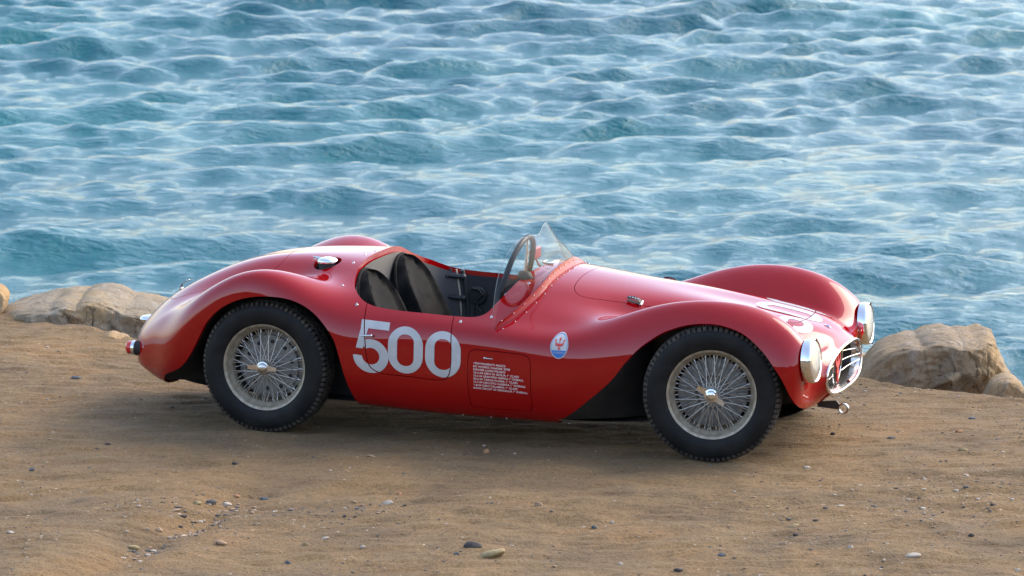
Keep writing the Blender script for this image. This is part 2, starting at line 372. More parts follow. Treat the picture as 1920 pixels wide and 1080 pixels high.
def rock(name, outline, Y, depth, material, label, group=None, seed=0, facet=.10, nn=90, mm=70, base=None):
    """outline: the rock's silhouette as surveyed (photo pixels) in the upright plane at distance Y; the rock is a closed lump round it"""
    C = np.array([0.0, -19.7158, 3.7595]); W = []
    for px, py in outline:
        d = _fw+(px-960)/7425*_rt-(py-540)/7425*_up; t = (Y-C[1])/d[1]; p = C+t*d; W.append((p[0], p[2]))
    W = np.array(W); cx, cz = base if base else W.mean(0)
    rel = W-np.array([cx, cz]); a = np.arctan2(rel[:, 1], rel[:, 0]); r = np.hypot(rel[:, 0], rel[:, 1]); o_ = np.argsort(a); a, r = a[o_], r[o_]
    th = np.linspace(-math.pi, math.pi, nn, endpoint=False)
    rad = np.interp(th, np.r_[a-2*math.pi, a, a+2*math.pi], np.r_[r, r, r])
    ph = np.linspace(0, math.pi, mm)[1:-1]
    TH, PH = np.meshgrid(th, ph); RAD = np.broadcast_to(rad, TH.shape)
    sp = np.abs(np.sin(PH))**.5; cp = np.cos(PH); cp = np.sign(cp)*np.abs(cp)**.7
    X = RAD*sp*np.cos(TH); Z = RAD*sp*np.sin(TH); Yy = depth*cp
    # broken faces: cut by random planes, then rough
    rg = np.random.default_rng(seed); P = np.stack([X, Yy, Z], -1); sc_ = RAD.mean()
    for _ in range(34):
        nv = rg.normal(size=3); nv[1] = -abs(nv[1])*1.3; nv /= np.linalg.norm(nv)
        lim = np.abs(P@nv).max()*rg.uniform(.66, .9); dd = np.clip(P@nv-lim, 0, None); fr_ = np.clip(1-np.abs(np.cos(PH))*0, 0, 1)
        P = P-(dd*np.abs(np.cos(PH))*.95)[..., None]*nv
    s1 = .5*vnoise((P[..., 0]+P[..., 1]*.6)*5/sc_*.5+9, (P[..., 2]-P[..., 1]*.7)*5/sc_*.5+9, seed)+.5*vnoise((P[..., 0]-P[..., 1])*11/sc_*.5+5, (P[..., 2]+P[..., 1])*11/sc_*.5, seed+1)+.45*vnoise((P[..., 0]+P[..., 1])*26/sc_*.5+5, (P[..., 2]+P[..., 1])*26/sc_*.5, seed+2)
    ridged = np.abs(vnoise((P[..., 0]*1.3+P[..., 1]*.8)*4/sc_+3, P[..., 2]*2.0/sc_+7, seed+3))
    P = P*(1+facet*s1-facet*.35*np.exp(-(ridged/.04)**2)*np.abs(np.cos(PH)))[..., None]
    P = P+np.array([cx, Y, cz]); V = P.reshape(-1, 3).tolist(); h, w = TH.shape
    F = [(i*w+j, i*w+(j+1) % w, (i+1)*w+(j+1) % w, (i+1)*w+j) for i in range(h-1) for j in range(w)]
    b = len(V); V += [(cx, Y+depth*.96, cz), (cx, Y-depth*.96, cz)]
    F += [(b, (j+1) % w, j) for j in range(w)]+[(b+1, (h-1)*w+j, (h-1)*w+(j+1) % w) for j in range(w)]
    me = bpy.data.meshes.new(name); me.from_pydata(V, [], F); me.update(); me.materials.append(material); me.polygons.foreach_set('use_smooth', [True]*len(F)); me.set_sharp_from_angle(angle=R(32))
    return tag(link(name, me), label, 'rock', group)
G = 'sandstone rocks along the cliff edge'
rock('rock', [(-40, 660), (-40, 600), (0, 583), (60, 565), (105, 558), (155, 555), (195, 544), (225, 551), (250, 564), (300, 572), (345, 592), (360, 640), (350, 700), (250, 740), (60, 720)], 3.45, .62, M['rockgrey'],
     'wide grey and tan sandstone rock with vertical cracks behind the tail of the red car', G, 3, .10, 150, 110)
rock('rock', [(-60, 640), (-70, 560), (-30, 536), (5, 539), (15, 553), (12, 570), (0, 588), (-10, 620)], 3.3, .2, M['rockorange'],
     'orange sandstone rock cut off by the left edge of the photo', G, 8, .06)
rock('rock', [(188, 655), (190, 636), (204, 624), (222, 628), (245, 640), (262, 655), (240, 680), (205, 680)], 2.35, .16, M['rockorange'],
     'small orange rock at the foot of the wide grey rock behind the tail lamp', G, 5, .06, 60, 40)
rock('rock', [(1600, 760), (1612, 712), (1640, 662), (1675, 641), (1720, 634), (1760, 622), (1795, 626), (1825, 627), (1848, 621), (1862, 627), (1868, 655), (1882, 680), (1893, 706), (1880, 770), (1760, 800), (1650, 790)], 1.55, .5, M['rocktan'],
     'big rounded tan sandstone boulder to the right of the headlamps', G, 14, .09, 150, 110)
rock('rock', [(1842, 765), (1850, 735), (1866, 712), (1885, 704), (1904, 708), (1918, 724), (1922, 745), (1915, 790), (1870, 800)], .95, .2, M['rocktan'],
     'small pinkish rock leaning on the right foot of the big tan boulder', G, 21, .08, 60, 40)
rock('rock', [(1604, 720), (1608, 680), (1618, 665), (1630, 667), (1642, 690), (1645, 720), (1620, 730)], 2.3, .15, M['rockorange'],
     'small tan rock peeping out between the grille and the big tan boulder', G, 27, .06, 50, 36)

# ---- stones lying on the dirt
def stone_mesh(seed, n=12, flat=.6, lon=1.4):
    rg = np.random.default_rng(seed); V = []; F = []
    pl = [(lambda v: v/np.linalg.norm(v))(rg.normal(size=3)) for _ in range(7)]
    for i in range(n+1):
        t = math.pi*i/n
        for k in range(n*2):
            a = math.pi*k/n; p = np.array([math.sin(t)*math.cos(a), math.sin(t)*math.sin(a), math.cos(t)])
            for q in pl:
                d = p@q-.72
                if d > 0: p = p-q*d*.85
            V.append((p[0]*lon, p[1], p[2]*flat))
    for i in range(n):
        for k in range(2*n): l = (k+1) % (2*n); F.append((i*2*n+k, (i+1)*2*n+k, (i+1)*2*n+l, i*2*n+l))
    return V, F
def stone_mat(name, c):
    m = mat(name, c, .8); n = NT(m); co = n.coord(); f = n.noise(co, 40, 5, .65)
    n.l(n.ramp(f, [(.3, tuple(v*.68 for v in c)), (.5, c), (.72, tuple(min(1, v*1.3) for v in c))]), n.b.inputs['Base Color']); n.l(n.bump(f, .5, .004), n.b.inputs['Normal']); return m
SM = {'yellow': stone_mat('yellow_stone', (0.2765, 0.2074, 0.0979)), 'dark': stone_mat('dark_stone', (.0396, .0338, .0302)), 'blue': stone_mat('blue_grey_stone', (.078, .090, .098)), 'tan': stone_mat('tan_stone', (0.2880, 0.1901, 0.1152)),
      'pale': stone_mat('pale_stone', (0.3802, 0.3226, 0.2534)), 'grey': stone_mat('grey_stone', (.1080, .0972, .0828)), 'orange': stone_mat('orange_stone', (0.3226, 0.1613, 0.0749))}
SG = 'loose stones on the dirt track'
# px, py of the base, width and height in photo pixels, colour, tilt, label
STONES = [(922, 1040, 56, 22, 'yellow', .35, 'long flat yellow stone, the largest one in the foreground below the car'),
 (886, 1031, 40, 17, 'dark', -.1, 'dark brown stone touching the left end of the long flat yellow stone'),
 (856, 1040, 14, 11, 'blue', 0, 'small round blue grey stone just left of the dark brown stone'),
 (912, 848, 13, 14, 'orange', 0, 'upright orange stone on the dirt below the middle of the car'),
 (726, 940, 28, 11, 'pale', .1, 'pale flat stone with a bluish face left of centre in the foreground'),
 (748, 926, 12, 10, 'orange', 0, 'small orange stone just above the pale flat bluish stone'),
 (1010, 962, 17, 13, 'tan', .2, 'rounded tan stone in the middle of the foreground, left of a small blue pebble'),
 (1114, 988, 13, 9, 'blue', 0, 'small bluish pebble right of the rounded tan stone'),
 (1148, 978, 9, 8, 'pale', 0, 'tiny white pebble right of the bluish pebble'),
 (396, 962, 26, 14, 'grey', .3, 'greenish grey stone lodged in the gravel gully at lower left'),
 (425, 944, 20, 10, 'pale', .3, 'pale stone at the upper end of the gravel gully'),
 (443, 938, 16, 7, 'orange', .1, 'flat orange stone at the top of the gravel gully'),
 (344, 982, 16, 8, 'dark', .1, 'dark stone at the lower end of the gravel gully'),
 (370, 968, 18, 12, 'yellow', .2, 'yellowish stone halfway along the gravel gully'),
 (297, 1002, 18, 13, 'tan', 0, 'round tan stone below the gravel gully'),
 (328, 965, 26, 6, 'tan', -.1, 'thin pale brown stick shaped stone above the gravel gully'),
 (497, 938, 20, 11, 'blue', 0, 'blue grey stone right of the gravel gully'),
 (540, 1054, 14, 10, 'blue', 0, 'small blue stone near the bottom edge, left of centre'),
 (441, 871, 15, 8, 'dark', 0, 'dark stone on the dirt below the rear wheel'),
 (60, 887, 12, 10, 'blue', 0, 'blue pebble near the left edge of the foreground'),
 (86, 872, 14, 8, 'yellow', 0, 'yellowish pebble beside the blue pebble near the left edge'),
 (145, 709, 24, 7, 'blue', 0, 'flat blue grey stone on the dirt left of the car tail'),
 (89, 652, 9, 6, 'pale', 0, 'tiny white pebble on the slope left of the car tail'),
 (250, 1028, 26, 12, 'yellow', .1, 'buried yellowish stone below the gully near the lower left'),
 (414, 1024, 26, 12, 'tan', 0, 'buried tan stone in the lower left foreground'),
 (574, 1026, 15, 12, 'yellow', .1, 'yellow pebble near the bottom, between the blue stone and the long yellow stone'),
 (20, 996, 16, 7, 'pale', 0, 'white flat pebble at the left edge near the bottom'),
 (610, 1012, 18, 7, 'pale', 0, 'small pale stone group member right of the gully near the bottom'),
 (1712, 1046, 32, 13, 'pale', .1, 'bright cream stone at the lower right, the palest one there'),
 (1595, 1026, 13, 10, 'pale', 0, 'small cream stone left of the bright cream stone'),
 (1488, 990, 22, 9, 'yellow', 0, 'low yellowish stone in the right foreground'),
 (1495, 1000, 20, 8, 'dark', 0, 'dark flat stone just below the low yellowish stone'),
 (1820, 1008, 14, 10, 'dark', 0, 'brown stone with a lit top near the right edge'),
 (1862, 954, 14, 7, 'dark', 0, 'dark purple pebble near the right edge'),
 (1561, 815, 11, 9, 'dark', 0, 'black pebble on the dirt right of the front wheel'),
 (1512, 880, 14, 10, 'pale', 0, 'pale pebble below and right of the front wheel'),
 (1798, 811, 16, 10, 'orange', 0, 'orange brown stone below the big tan boulder'),
 (1822, 785, 16, 8, 'blue', 0, 'slate blue stone at the foot of the big tan boulder'),
 (1806, 845, 20, 11, 'yellow', 0, 'yellowish stone half buried below the big tan boulder'),
 (1670, 822, 20, 8, 'grey', 0, 'grey stone on the dirt below the towing eye'),
 (1812, 892, 12, 8, 'pale', 0, 'pale pebble in the right foreground below the yellowish half buried stone'),
 (1468, 1023, 16, 10, 'tan', 0, 'tan stone near the bottom edge, right of centre'),
 (1352, 1052, 20, 9, 'blue', 0, 'bluish stone near the bottom edge below the front wheel'),
 (1438, 956, 12, 6, 'yellow', 0, 'thin yellowish chip right of and below the front wheel'),
 (1908, 1070, 14, 9, 'pale', 0, 'pale stone in the bottom right corner'),
 (680, 1038, 12, 9, 'pale', 0, 'pale pebble near the bottom left of the long yellow stone'),
 (1163, 1055, 13, 8, 'pale', 0, 'cream pebble near the bottom, right of the long yellow stone'),
 (1272, 1070, 20, 10, 'dark', 0, 'dark rimmed stone near the bottom edge right of centre'),
 (696, 855, 20, 9, 'tan', 0, 'tan lump in the dirt just below the shadow of the car'),
 (202, 832, 13, 7, 'dark', 0, 'dark brown chip in the dirt left of the rear wheel')]
for i, (px, py, w, h, c, tl, lab) in enumerate(STONES):
    p = pix(px, py); z = float(ground_h(np.array([p[0]]), np.array([p[1]]))[0]); p = pix(px, py, z)
    z = float(ground_h(np.array([p[0]]), np.array([p[1]]))[0])
    k = 7425/(p[1]+19.7); ww = w/k/2*1.0; hh = h/k/2*.95
    mb = MB(); V, F = stone_mesh(40+i); V = [(x/1.4*ww, y*ww*.6, zz/.6*hh) for x, y, zz in V]; mb.add(V, F)
    o = mb.build('stone', SM[c], None, 28); o.location = (p[0], p[1], z+hh*.25); o.rotation_euler = (random.uniform(-.1, .1), tl*-1 if w > 30 else random.uniform(-.3, .3), random.uniform(-.25, .25))
    tag(o, lab, 'stone', SG)
# gravel and grit nobody could count
def gravel(name, N, rmin, rmax, cols, areas, seed):
    rg = np.random.default_rng(seed); protos = []
    for s in range(6):
        V, F = stone_mesh(300+s, 3, .6, 1.25); protos.append((np.array(V), np.array(F)))
    VV = []; FF = []; MI = []; b = 0
    for i in range(N):
        ar = areas[rg.integers(len(areas))]
        if ar[0] == 'box': x = rg.uniform(ar[1], ar[2]); y = rg.uniform(ar[3], ar[4])
        else:
            t = rg.random(); x = ar[1]+(ar[3]-ar[1])*t+rg.normal()*ar[5]; y = ar[2]+(ar[4]-ar[2])*t+rg.normal()*ar[5]
        if ar[0] == 'box' and float(vnoise(np.array([x*2.3+40]), np.array([y*2.3+40]), 2)[0]) < rg.uniform(-.5, .25): continue
        r = rmin*(rmax/rmin)**(rg.random()**2.4); V, F = protos[rg.integers(6)]; a = rg.uniform(0, 6.28); ca, sa = math.cos(a), math.sin(a)
        W = V*r*np.array([1, 1, rg.uniform(.6, 1.1)]); W = np.stack([W[:, 0]*ca-W[:, 1]*sa, W[:, 0]*sa+W[:, 1]*ca, W[:, 2]], 1)
        VV.append((W, x, y)); FF.append(F+b); MI.append(np.full(len(F), rg.choice(len(cols), p=[.36, .30, .09, .05, .20][:len(cols)]))); b += len(V)
    xs = np.array([v[1] for v in VV]); ys = np.array([v[2] for v in VV]); zs = ground_h(xs, ys)
    P = np.concatenate([w+np.array([x, y, z+w[:, 2].max()*.25]) for (w, x, y), z in zip(VV, zs)]); F = np.concatenate(FF)
    me = bpy.data.meshes.new(name); me.from_pydata(P.tolist(), [], F.tolist()); me.update()
    for c in cols: me.materials.append(SM[c])
    me.polygons.foreach_set('material_index', np.concatenate(MI).astype(np.int32)); me.polygons.foreach_set('use_smooth', [False]*len(F))
    return tag(link(name, me), kind='stuff')
g0, g1 = pix(250, 1035), pix(470, 922)
gravel('gravel', 9500, .0018, .010, ['grey', 'tan', 'dark', 'blue', 'pale'], [('box', -3.4, 3.4, -3.9, 2.2)]*9+[('box', .8, 3.4, -3.6, 1.2)]*5+[('box', -3.4, .2, -3.9, -1.9)]*3, 3)
gravel('gully_gravel', 800, .003, .016, ['grey', 'tan', 'dark', 'blue', 'pale'], [('line', g0[0], g0[1], g1[0], g1[1], .035), ('line', g1[0]-.5, g1[1]-.3, g1[0]+.6, g1[1]-.25, .12), ('line', pix(1500, 960)[0], pix(1500, 960)[1], pix(1900, 900)[0], pix(1900, 900)[1], .25)], 4)
# ================================================================== THE CAR
# half sections of the hand-beaten body, tail to nose; (y, z) at station x or full (x, y, z)
NET = [
 (-2.140,[(-2.062,0,.365),(-2.061,.04,.363),(-2.058,.08,.357),(-2.055,.11,.348),(-2.053,.135,.330),(-2.052,.142,.305),(-2.052,.135,.280),(-2.054,.11,.260),(-2.058,.06,.250),(-2.062,.0,.248)]),
 (-2.105,[(-2.035,0,.435),(-2.032,.09,.430),(-2.022,.18,.412),(-2.008,.25,.388),(-1.995,.30,.355),(-1.988,.322,.310),(-1.992,.31,.262),(-2.002,.27,.222),(-2.015,.18,.198),(-2.03,.09,.190)]),
 (-2.035,[(-1.980,0,.496),(-1.975,.11,.490),(-1.96,.215,.466),(-1.94,.305,.435),(-1.92,.368,.395),(-1.908,.398,.335),(-1.912,.388,.268),(-1.925,.34,.212),(-1.95,.25,.178),(-1.97,.14,.170)]),
 (-1.900,[(-1.9,0,.562),(-1.895,.14,.552),(-1.88,.26,.522),(-1.86,.355,.490),(-1.84,.43,.450),(-1.825,.478,.375),(-1.828,.475,.285),(-1.845,.42,.208),(-1.87,.33,.165),(-1.89,.19,.155)]),
 (-1.780,[(-1.780,0,.634),(-1.78,.17,.620),(-1.77,.29,.582),(-1.76,.39,.550),(-1.75,.48,.512),(-1.74,.555,.425),(-1.74,.565,.315),(-1.75,.51,.215),(-1.76,.42,.16),(-1.77,.26,.145)]),
 (-1.600,[(0,.722),(.19,.698),(.32,.638),(.43,.620),(.575,.612),(.650,.538),(.650,.400),(.605,.270),(.51,.165),(.36,.14)]),
 (-1.400,[(0,.786),(.21,.760),(.345,.686),(.46,.708),(.625,.738),(.702,.674),(.705,.500),(.675,.330),(.58,.180),(.44,.14)]),
 (-1.130,[(0,.822),(.23,.800),(.365,.730),(.49,.772),(.655,.808),(.730,.745),(.744,.575),(.715,.380),(.63,.190),(.48,.14)]),
 (-0.900,[(0,.832),(.26,.813),(.385,.762),(.49,.748),(.62,.740),(.713,.672),(.747,.520),(.738,.340),(.655,.185),(.52,.14)]),
 (-0.750,[(0,.834),(.28,.817),(.41,.772),(.52,.728),(.63,.685),(.713,.612),(.750,.490),(.744,.320),(.66,.180),(.53,.14)]),
 (-0.550,[(0,.832),(.29,.816),(.43,.774),(.54,.724),(.645,.662),(.724,.590),(.756,.470),(.748,.300),(.67,.170),(.54,.135)]),
 (-0.300,[(0,.826),(.30,.808),(.44,.764),(.55,.710),(.655,.645),(.727,.582),(.755,.460),(.750,.290),(.675,.158),(.54,.12)]),
 ( 0.000,[(0,.818),(.30,.792),(.44,.742),(.545,.688),(.645,.625),(.726,.568),(.755,.450),(.750,.285),(.675,.150),(.54,.115)]),
 ( 0.250,[(0,.800),(.30,.766),(.435,.712),(.54,.658),(.64,.602),(.724,.550),(.756,.440),(.752,.283),(.678,.146),(.54,.112)]),
 ( 0.480,[(0,.770),(.30,.732),(.43,.675),(.54,.640),(.635,.605),(.718,.556),(.758,.445),(.755,.290),(.685,.146),(.54,.112)]),
 ( 0.700,[(0,.738),(.29,.698),(.42,.625),(.52,.645),(.625,.674),(.712,.616),(.762,.490),(.757,.310),(.69,.150),(.54,.12)]),
 ( 0.900,[(0,.706),(.28,.676),(.41,.595),(.50,.665),(.62,.736),(.705,.675),(.763,.530),(.76,.330),(.69,.165),(.54,.14)]),
 ( 1.150,[(0,.662),(.26,.648),(.385,.592),(.48,.675),(.615,.762),(.710,.700),(.766,.550),(.764,.340),(.69,.185),(.53,.15)]),
 ( 1.380,[(0,.616),(.24,.607),(.370,.566),(.46,.635),(.595,.716),(.700,.660),(.755,.520),(.752,.340),(.68,.205),(.5,.165)]),
 ( 1.520,[(1.515,0,.584),(1.515,.21,.575),(1.51,.355,.536),(1.51,.44,.575),(1.515,.585,.652),(1.515,.680,.590),(1.50,.728,.470),(1.50,.722,.335),(1.50,.64,.222),(1.48,.45,.18)]),
 ( 1.620,[(1.592,0,.548),(1.588,.17,.536),(1.572,.31,.500),(1.575,.43,.516),(1.610,.580,.545),(1.598,.655,.488),(1.580,.684,.400),(1.566,.648,.308),(1.550,.55,.235),(1.540,.38,.205)]),
 ( 1.665,[(1.636,0,.512),(1.632,.15,.506),(1.622,.265,.486),(1.610,.355,.460),(1.600,.428,.428),(1.590,.465,.378),(1.585,.455,.322),(1.590,.390,.272),(1.600,.28,.247),(1.606,.15,.240)]),
 ( 1.690,[(1.662,0,.488),(1.660,.12,.484),(1.655,.22,.468),(1.649,.30,.442),(1.643,.352,.410),(1.640,.372,.370),(1.640,.360,.325),(1.644,.31,.290),(1.650,.21,.273),(1.654,.10,.268)]),
]
NU=640; NVH=150
def _station():
    s=np.array([r[0] for r in NET]); K=len(NET[0][1])
    A=np.zeros((len(NET),K,3))
    for i,(sx,row) in enumerate(NET):
        for k,p in enumerate(row):
            A[i,k]= p if len(p)==3 else (sx,p[0],p[1])
    # chord-length u
    ref=A[:,[0,4,6],:]; d=np.sqrt((np.diff(ref,axis=0)**2).sum(2)).mean(1)
    u=np.r_[0,np.cumsum(d)]; return u/u[-1],A
def whittaker(u,A,n,lam,wend=200.):
    g=np.linspace(0,1,n); m=len(u)
    B=np.zeros((m,n)); idx=np.clip((u*(n-1)).astype(int),0,n-2); fr=u*(n-1)-idx
    B[np.arange(m),idx]=1-fr; B[np.arange(m),idx+1]=fr
    w=np.ones(m); w[0]=w[-1]=wend; w[1:5]=20; w[-4:-1]=20
    Dm=np.diff(np.eye(n),3,axis=0)*(n-1)**3*1e-5
    M=B.T@(w[:,None]*B)+lam*Dm.T@Dm
    return np.linalg.solve(M,B.T@(w[:,None]*A.reshape(m,-1))).reshape(n,*A.shape[1:])
def natspline(t,Y,tq):
    # cubic spline natural; Y (...,n,dim) along axis -2
    n=len(t);h=np.diff(t)
    M=np.zeros((n,n));M[0,0]=M[-1,-1]=1
    R=np.zeros((n,n))
    for i in range(1,n-1):
        M[i,i-1]=h[i-1];M[i,i]=2*(h[i-1]+h[i]);M[i,i+1]=h[i]
        R[i,i-1]=6/h[i-1];R[i,i]=-6/h[i-1]-6/h[i];R[i,i+1]=6/h[i]
    C=np.linalg.solve(M,R)      # second derivs = C@Y
    i=np.clip(np.searchsorted(t,tq)-1,0,n-2)
    a=(t[i+1]-tq)/h[i];b=1-a
    W=np.zeros((len(tq),n)); r=np.arange(len(tq))
    W[r,i]+=a;W[r,i+1]+=b
    W+=((a**3-a)*h[i]**2/6)[:,None]*C[i]+((b**3-b)*h[i]**2/6)[:,None]*C[i+1]
    return np.einsum('qn,...nd->...qd',W,Y)
def build(lam=0.02,nu=NU,nvh=NVH):
    u,A=_station()
    G=whittaker(u,A,nu,lam)
    G[:,0,1]=0; 
    # tail: keep symmetrical
    mir=G[:,::-1].copy(); mir[:,:,1]*=-1       # K9..K0 with -y
    full=np.concatenate([mir[:,:-1],G],1)      # near side first (K9n ... K0 ... K9f)
    d=np.sqrt((np.diff(full,axis=1)**2).sum(2)).mean(0)**.7
    t=np.r_[0,np.cumsum(d)]
    tq=np.concatenate([np.linspace(t[0],t[9],nvh+1)[:-1],np.linspace(t[9],t[-1],nvh+1)])
    S=natspline(t,full,tq)
    S[0,:]=S[0,:]
    vk=t
    return S,tq,t,G,u,A
def normals(S):
    du=np.gradient(S,axis=0);dv=np.gradient(S,axis=1)
    N=np.cross(du,dv); 
    N/=np.linalg.norm(N,axis=2,keepdims=True)+1e-12
    return N
SURF, TQ, TK, _G, _u, _A = build()
NRM = normals(SURF)
NUg, NVg = SURF.shape[:2]
_mid = NVg//2
if NRM[NUg//2, _mid][2] < 0: NRM = -NRM
def dense(pts, k=6, closed=True):
    """smooth curve through surveyed points"""
    P = np.array(pts, float); n = len(P); out = []
    rngi = range(n) if closed else range(n-1)
    for i in rngi:
        a, b, c, d = (P[(i-1) % n], P[i], P[(i+1) % n], P[(i+2) % n]) if closed else (P[max(i-1, 0)], P[i], P[i+1], P[min(i+2, n-1)])
        for j in range(k):
            t = j/k; out.append(.5*(2*b+(c-a)*t+(2*a-5*b+4*c-d)*t*t+(3*b-a-3*c+d)*t**3))
    if not closed: out.append(P[-1])
    return np.array(out)
def sdpoly(x, z, poly):
    """signed distance, positive outside"""
    P = np.asarray(poly); A_ = P; B_ = np.roll(P, -1, 0); sh = x.shape; x = x.ravel(); z = z.ravel()
    out = np.full(len(x), .5); lo = P.min(0)-.06; hi = P.max(0)+.06
    m = (x > lo[0]) & (x < hi[0]) & (z > lo[1]) & (z < hi[1]); xx, zz = x[m], z[m]
    d = np.full(len(xx), 1e9); ins = np.zeros(len(xx), bool)
    for (ax, az), (bx, bz) in zip(A_, B_):
        ex, ez = bx-ax, bz-az; L = ex*ex+ez*ez+1e-15; t = np.clip(((xx-ax)*ex+(zz-az)*ez)/L, 0, 1)
        d = np.minimum(d, (xx-ax-t*ex)**2+(zz-az-t*ez)**2)
        c = ((az > zz) != (bz > zz)); c &= xx < (bx-ax)*(zz-az)/(bz-az+1e-15)+ax; ins ^= c
    out[m] = np.sqrt(d)*np.where(ins, -1, 1); return out.reshape(sh)
REAR_ARCH = [(-1.79, .10), (-1.80, .17), (-1.765, .222), (-1.712, .247), (-1.640, .283), (-1.575, .345), (-1.509, .448), (-1.464, .524), (-1.415, .580), (-1.359, .623), (-1.285, .660), (-1.200, .684), (-1.095, .692), (-1.000, .682), (-.923, .653), (-.856, .608), (-.798, .548), (-.757, .490), (-.733, .425), (-.713, .351), (-.692, .270), (-.674, .199), (-.660, .10)]
FRONT_ARCH = [(.35, .08), (.376, .139), (.427, .168), (.517, .235), (.661, .360), (.745, .465), (.809, .535), (.884, .592), (.943, .625), (1.034, .656), (1.124, .668), (1.205, .664), (1.290, .640), (1.350, .605), (1.416, .546), (1.466, .483), (1.508, .420), (1.537, .355), (1.555, .29), (1.562, .22), (1.562, .08)]
ra = np.vstack([dense(REAR_ARCH, 5, False), [(-.66, -.1), (-1.79, -.1)]]); fa = np.vstack([dense(FRONT_ARCH, 5, False), [(1.562, -.1), (.35, -.1)]])
DOOR = np.vstack([[(-.63, .74)], dense([(-.619, .655), (-.606, .592), (-.593, .500), (-.583, .420), (-.563, .371), (-.515, .345), (-.436, .337), (-.324, .332), (-.243, .326), (-.190, .328), (-.160, .347), (-.148, .389), (-.146, .470), (-.151, .566), (-.163, .640)], 5, False), [(-.17, .74)]])
PANEL = dense([(-.050, .200), (-.058, .30), (-.058, .42), (-.050, .468), (-.02, .484), (.06, .482), (.168, .477), (.232, .470), (.256, .45), (.262, .40), (.262, .30), (.257, .195), (.20, .188), (0, .192)], 5)
_ck = [(.117, 0), (.112, -.10), (.097, -.20), (.075, -.335), (.046, -.459), (.014, -.56), (-.009, -.614), (-.06, -.650), (-.167, -.664), (-.30, -.668), (-.411, -.668), (-.52, -.660), (-.60, -.645), (-.660, -.615), (-.708, -.560), (-.742, -.491), (-.765, -.40), (-.775, -.30), (-.778, -.15), (-.778, 0)]
COCK = dense(_ck+[(x, -y) for x, y in _ck[-2:0:-1]], 4)
_bn = [(.350, 0), (.345, -.12), (.344, -.23), (.352, -.325), (.385, -.372), (.44, -.378), (.532, -.360), (.666, -.336), (.85, -.318), (1.05, -.300), (1.25, -.275), (1.38, -.245), (1.435, -.205), (1.457, -.15), (1.462, 0)]
BONNET = dense(_bn+[(x, -y) for x, y in _bn[-2:0:-1]], 5)
_bt = [(-1.885, 0), (-1.882, -.10), (-1.862, -.185), (-1.82, -.245), (-1.76, -.28), (-1.62, -.315), (-1.45, -.325), (-1.32, -.31), (-1.25, -.265), (-1.222, -.20), (-1.228, -.10), (-1.245, 0)]
BOOT = dense(_bt+[(x, -y) for x, y in _bt[-2:0:-1]], 5)
FUEL = [(-.968+.072*math.cos(a), -.268+.060*math.sin(a)) for a in np.linspace(0, 2*math.pi, 40, endpoint=False)]

def clip(mesh, f):
    """keep the part of a polygon mesh where f >= 0, cutting the faces that cross"""
    V, N_, Q, Pn = mesh; ins = f >= 0
    c = ins[Q].sum(1) if len(Q) else np.zeros(0)
    keep = Q[c == 4]; cross = Q[(c > 0) & (c < 4)]
    polys = []; newV = []; newN = []; cache = {}; base = len(V); extra_f = []
    def cutv(i, j):
        key = (i, j) if i < j else (j, i)
        if key not in cache:
            t = f[i]/(f[i]-f[j]); t = min(max(t, 1e-4), 1-1e-4); cache[key] = base+len(newV); newV.append(V[i]*(1-t)+V[j]*t); newN.append(N_[i]*(1-t)+N_[j]*t)
        return cache[key]
    for poly in list(map(tuple, cross.tolist()))+list(Pn):
        s = [ins[i] for i in poly]
        if all(s): polys.append(poly); continue
        if not any(s): continue
        out = []; n_ = len(poly)
        for k in range(n_):
            i, j = poly[k], poly[(k+1) % n_]
            if ins[i]: out.append(i)
            if ins[i] != ins[j]: out.append(cutv(i, j))
        if len(out) >= 3: polys.append(tuple(out))
    if newV: V = np.vstack([V, np.array(newV)]); N_ = np.vstack([N_, np.array(newN)])
    return V, N_, keep, polys
def whole(us=None, vs=None):
    a, b = us or (0, NUg); c, d = vs or (0, NVg)
    S_ = SURF[a:b, c:d]; h, w = S_.shape[:2]; idx = np.arange(h*w).reshape(h, w)
    Q = np.stack([idx[:-1, :-1], idx[:-1, 1:], idx[1:, 1:], idx[1:, :-1]], -1).reshape(-1, 4)
    # winding so that the face normal agrees with the surface normal
    p = S_.reshape(-1, 3); k = Q[len(Q)//2]; fn = np.cross(p[k[1]]-p[k[0]], p[k[2]]-p[k[0]])
    if fn@NRM[a:b, c:d].reshape(-1, 3)[k[0]] < 0: Q = Q[:, ::-1]
    return (p.copy(), NRM[a:b, c:d].reshape(-1, 3).copy(), Q, [])
def crest(mesh_y, x=None): return None
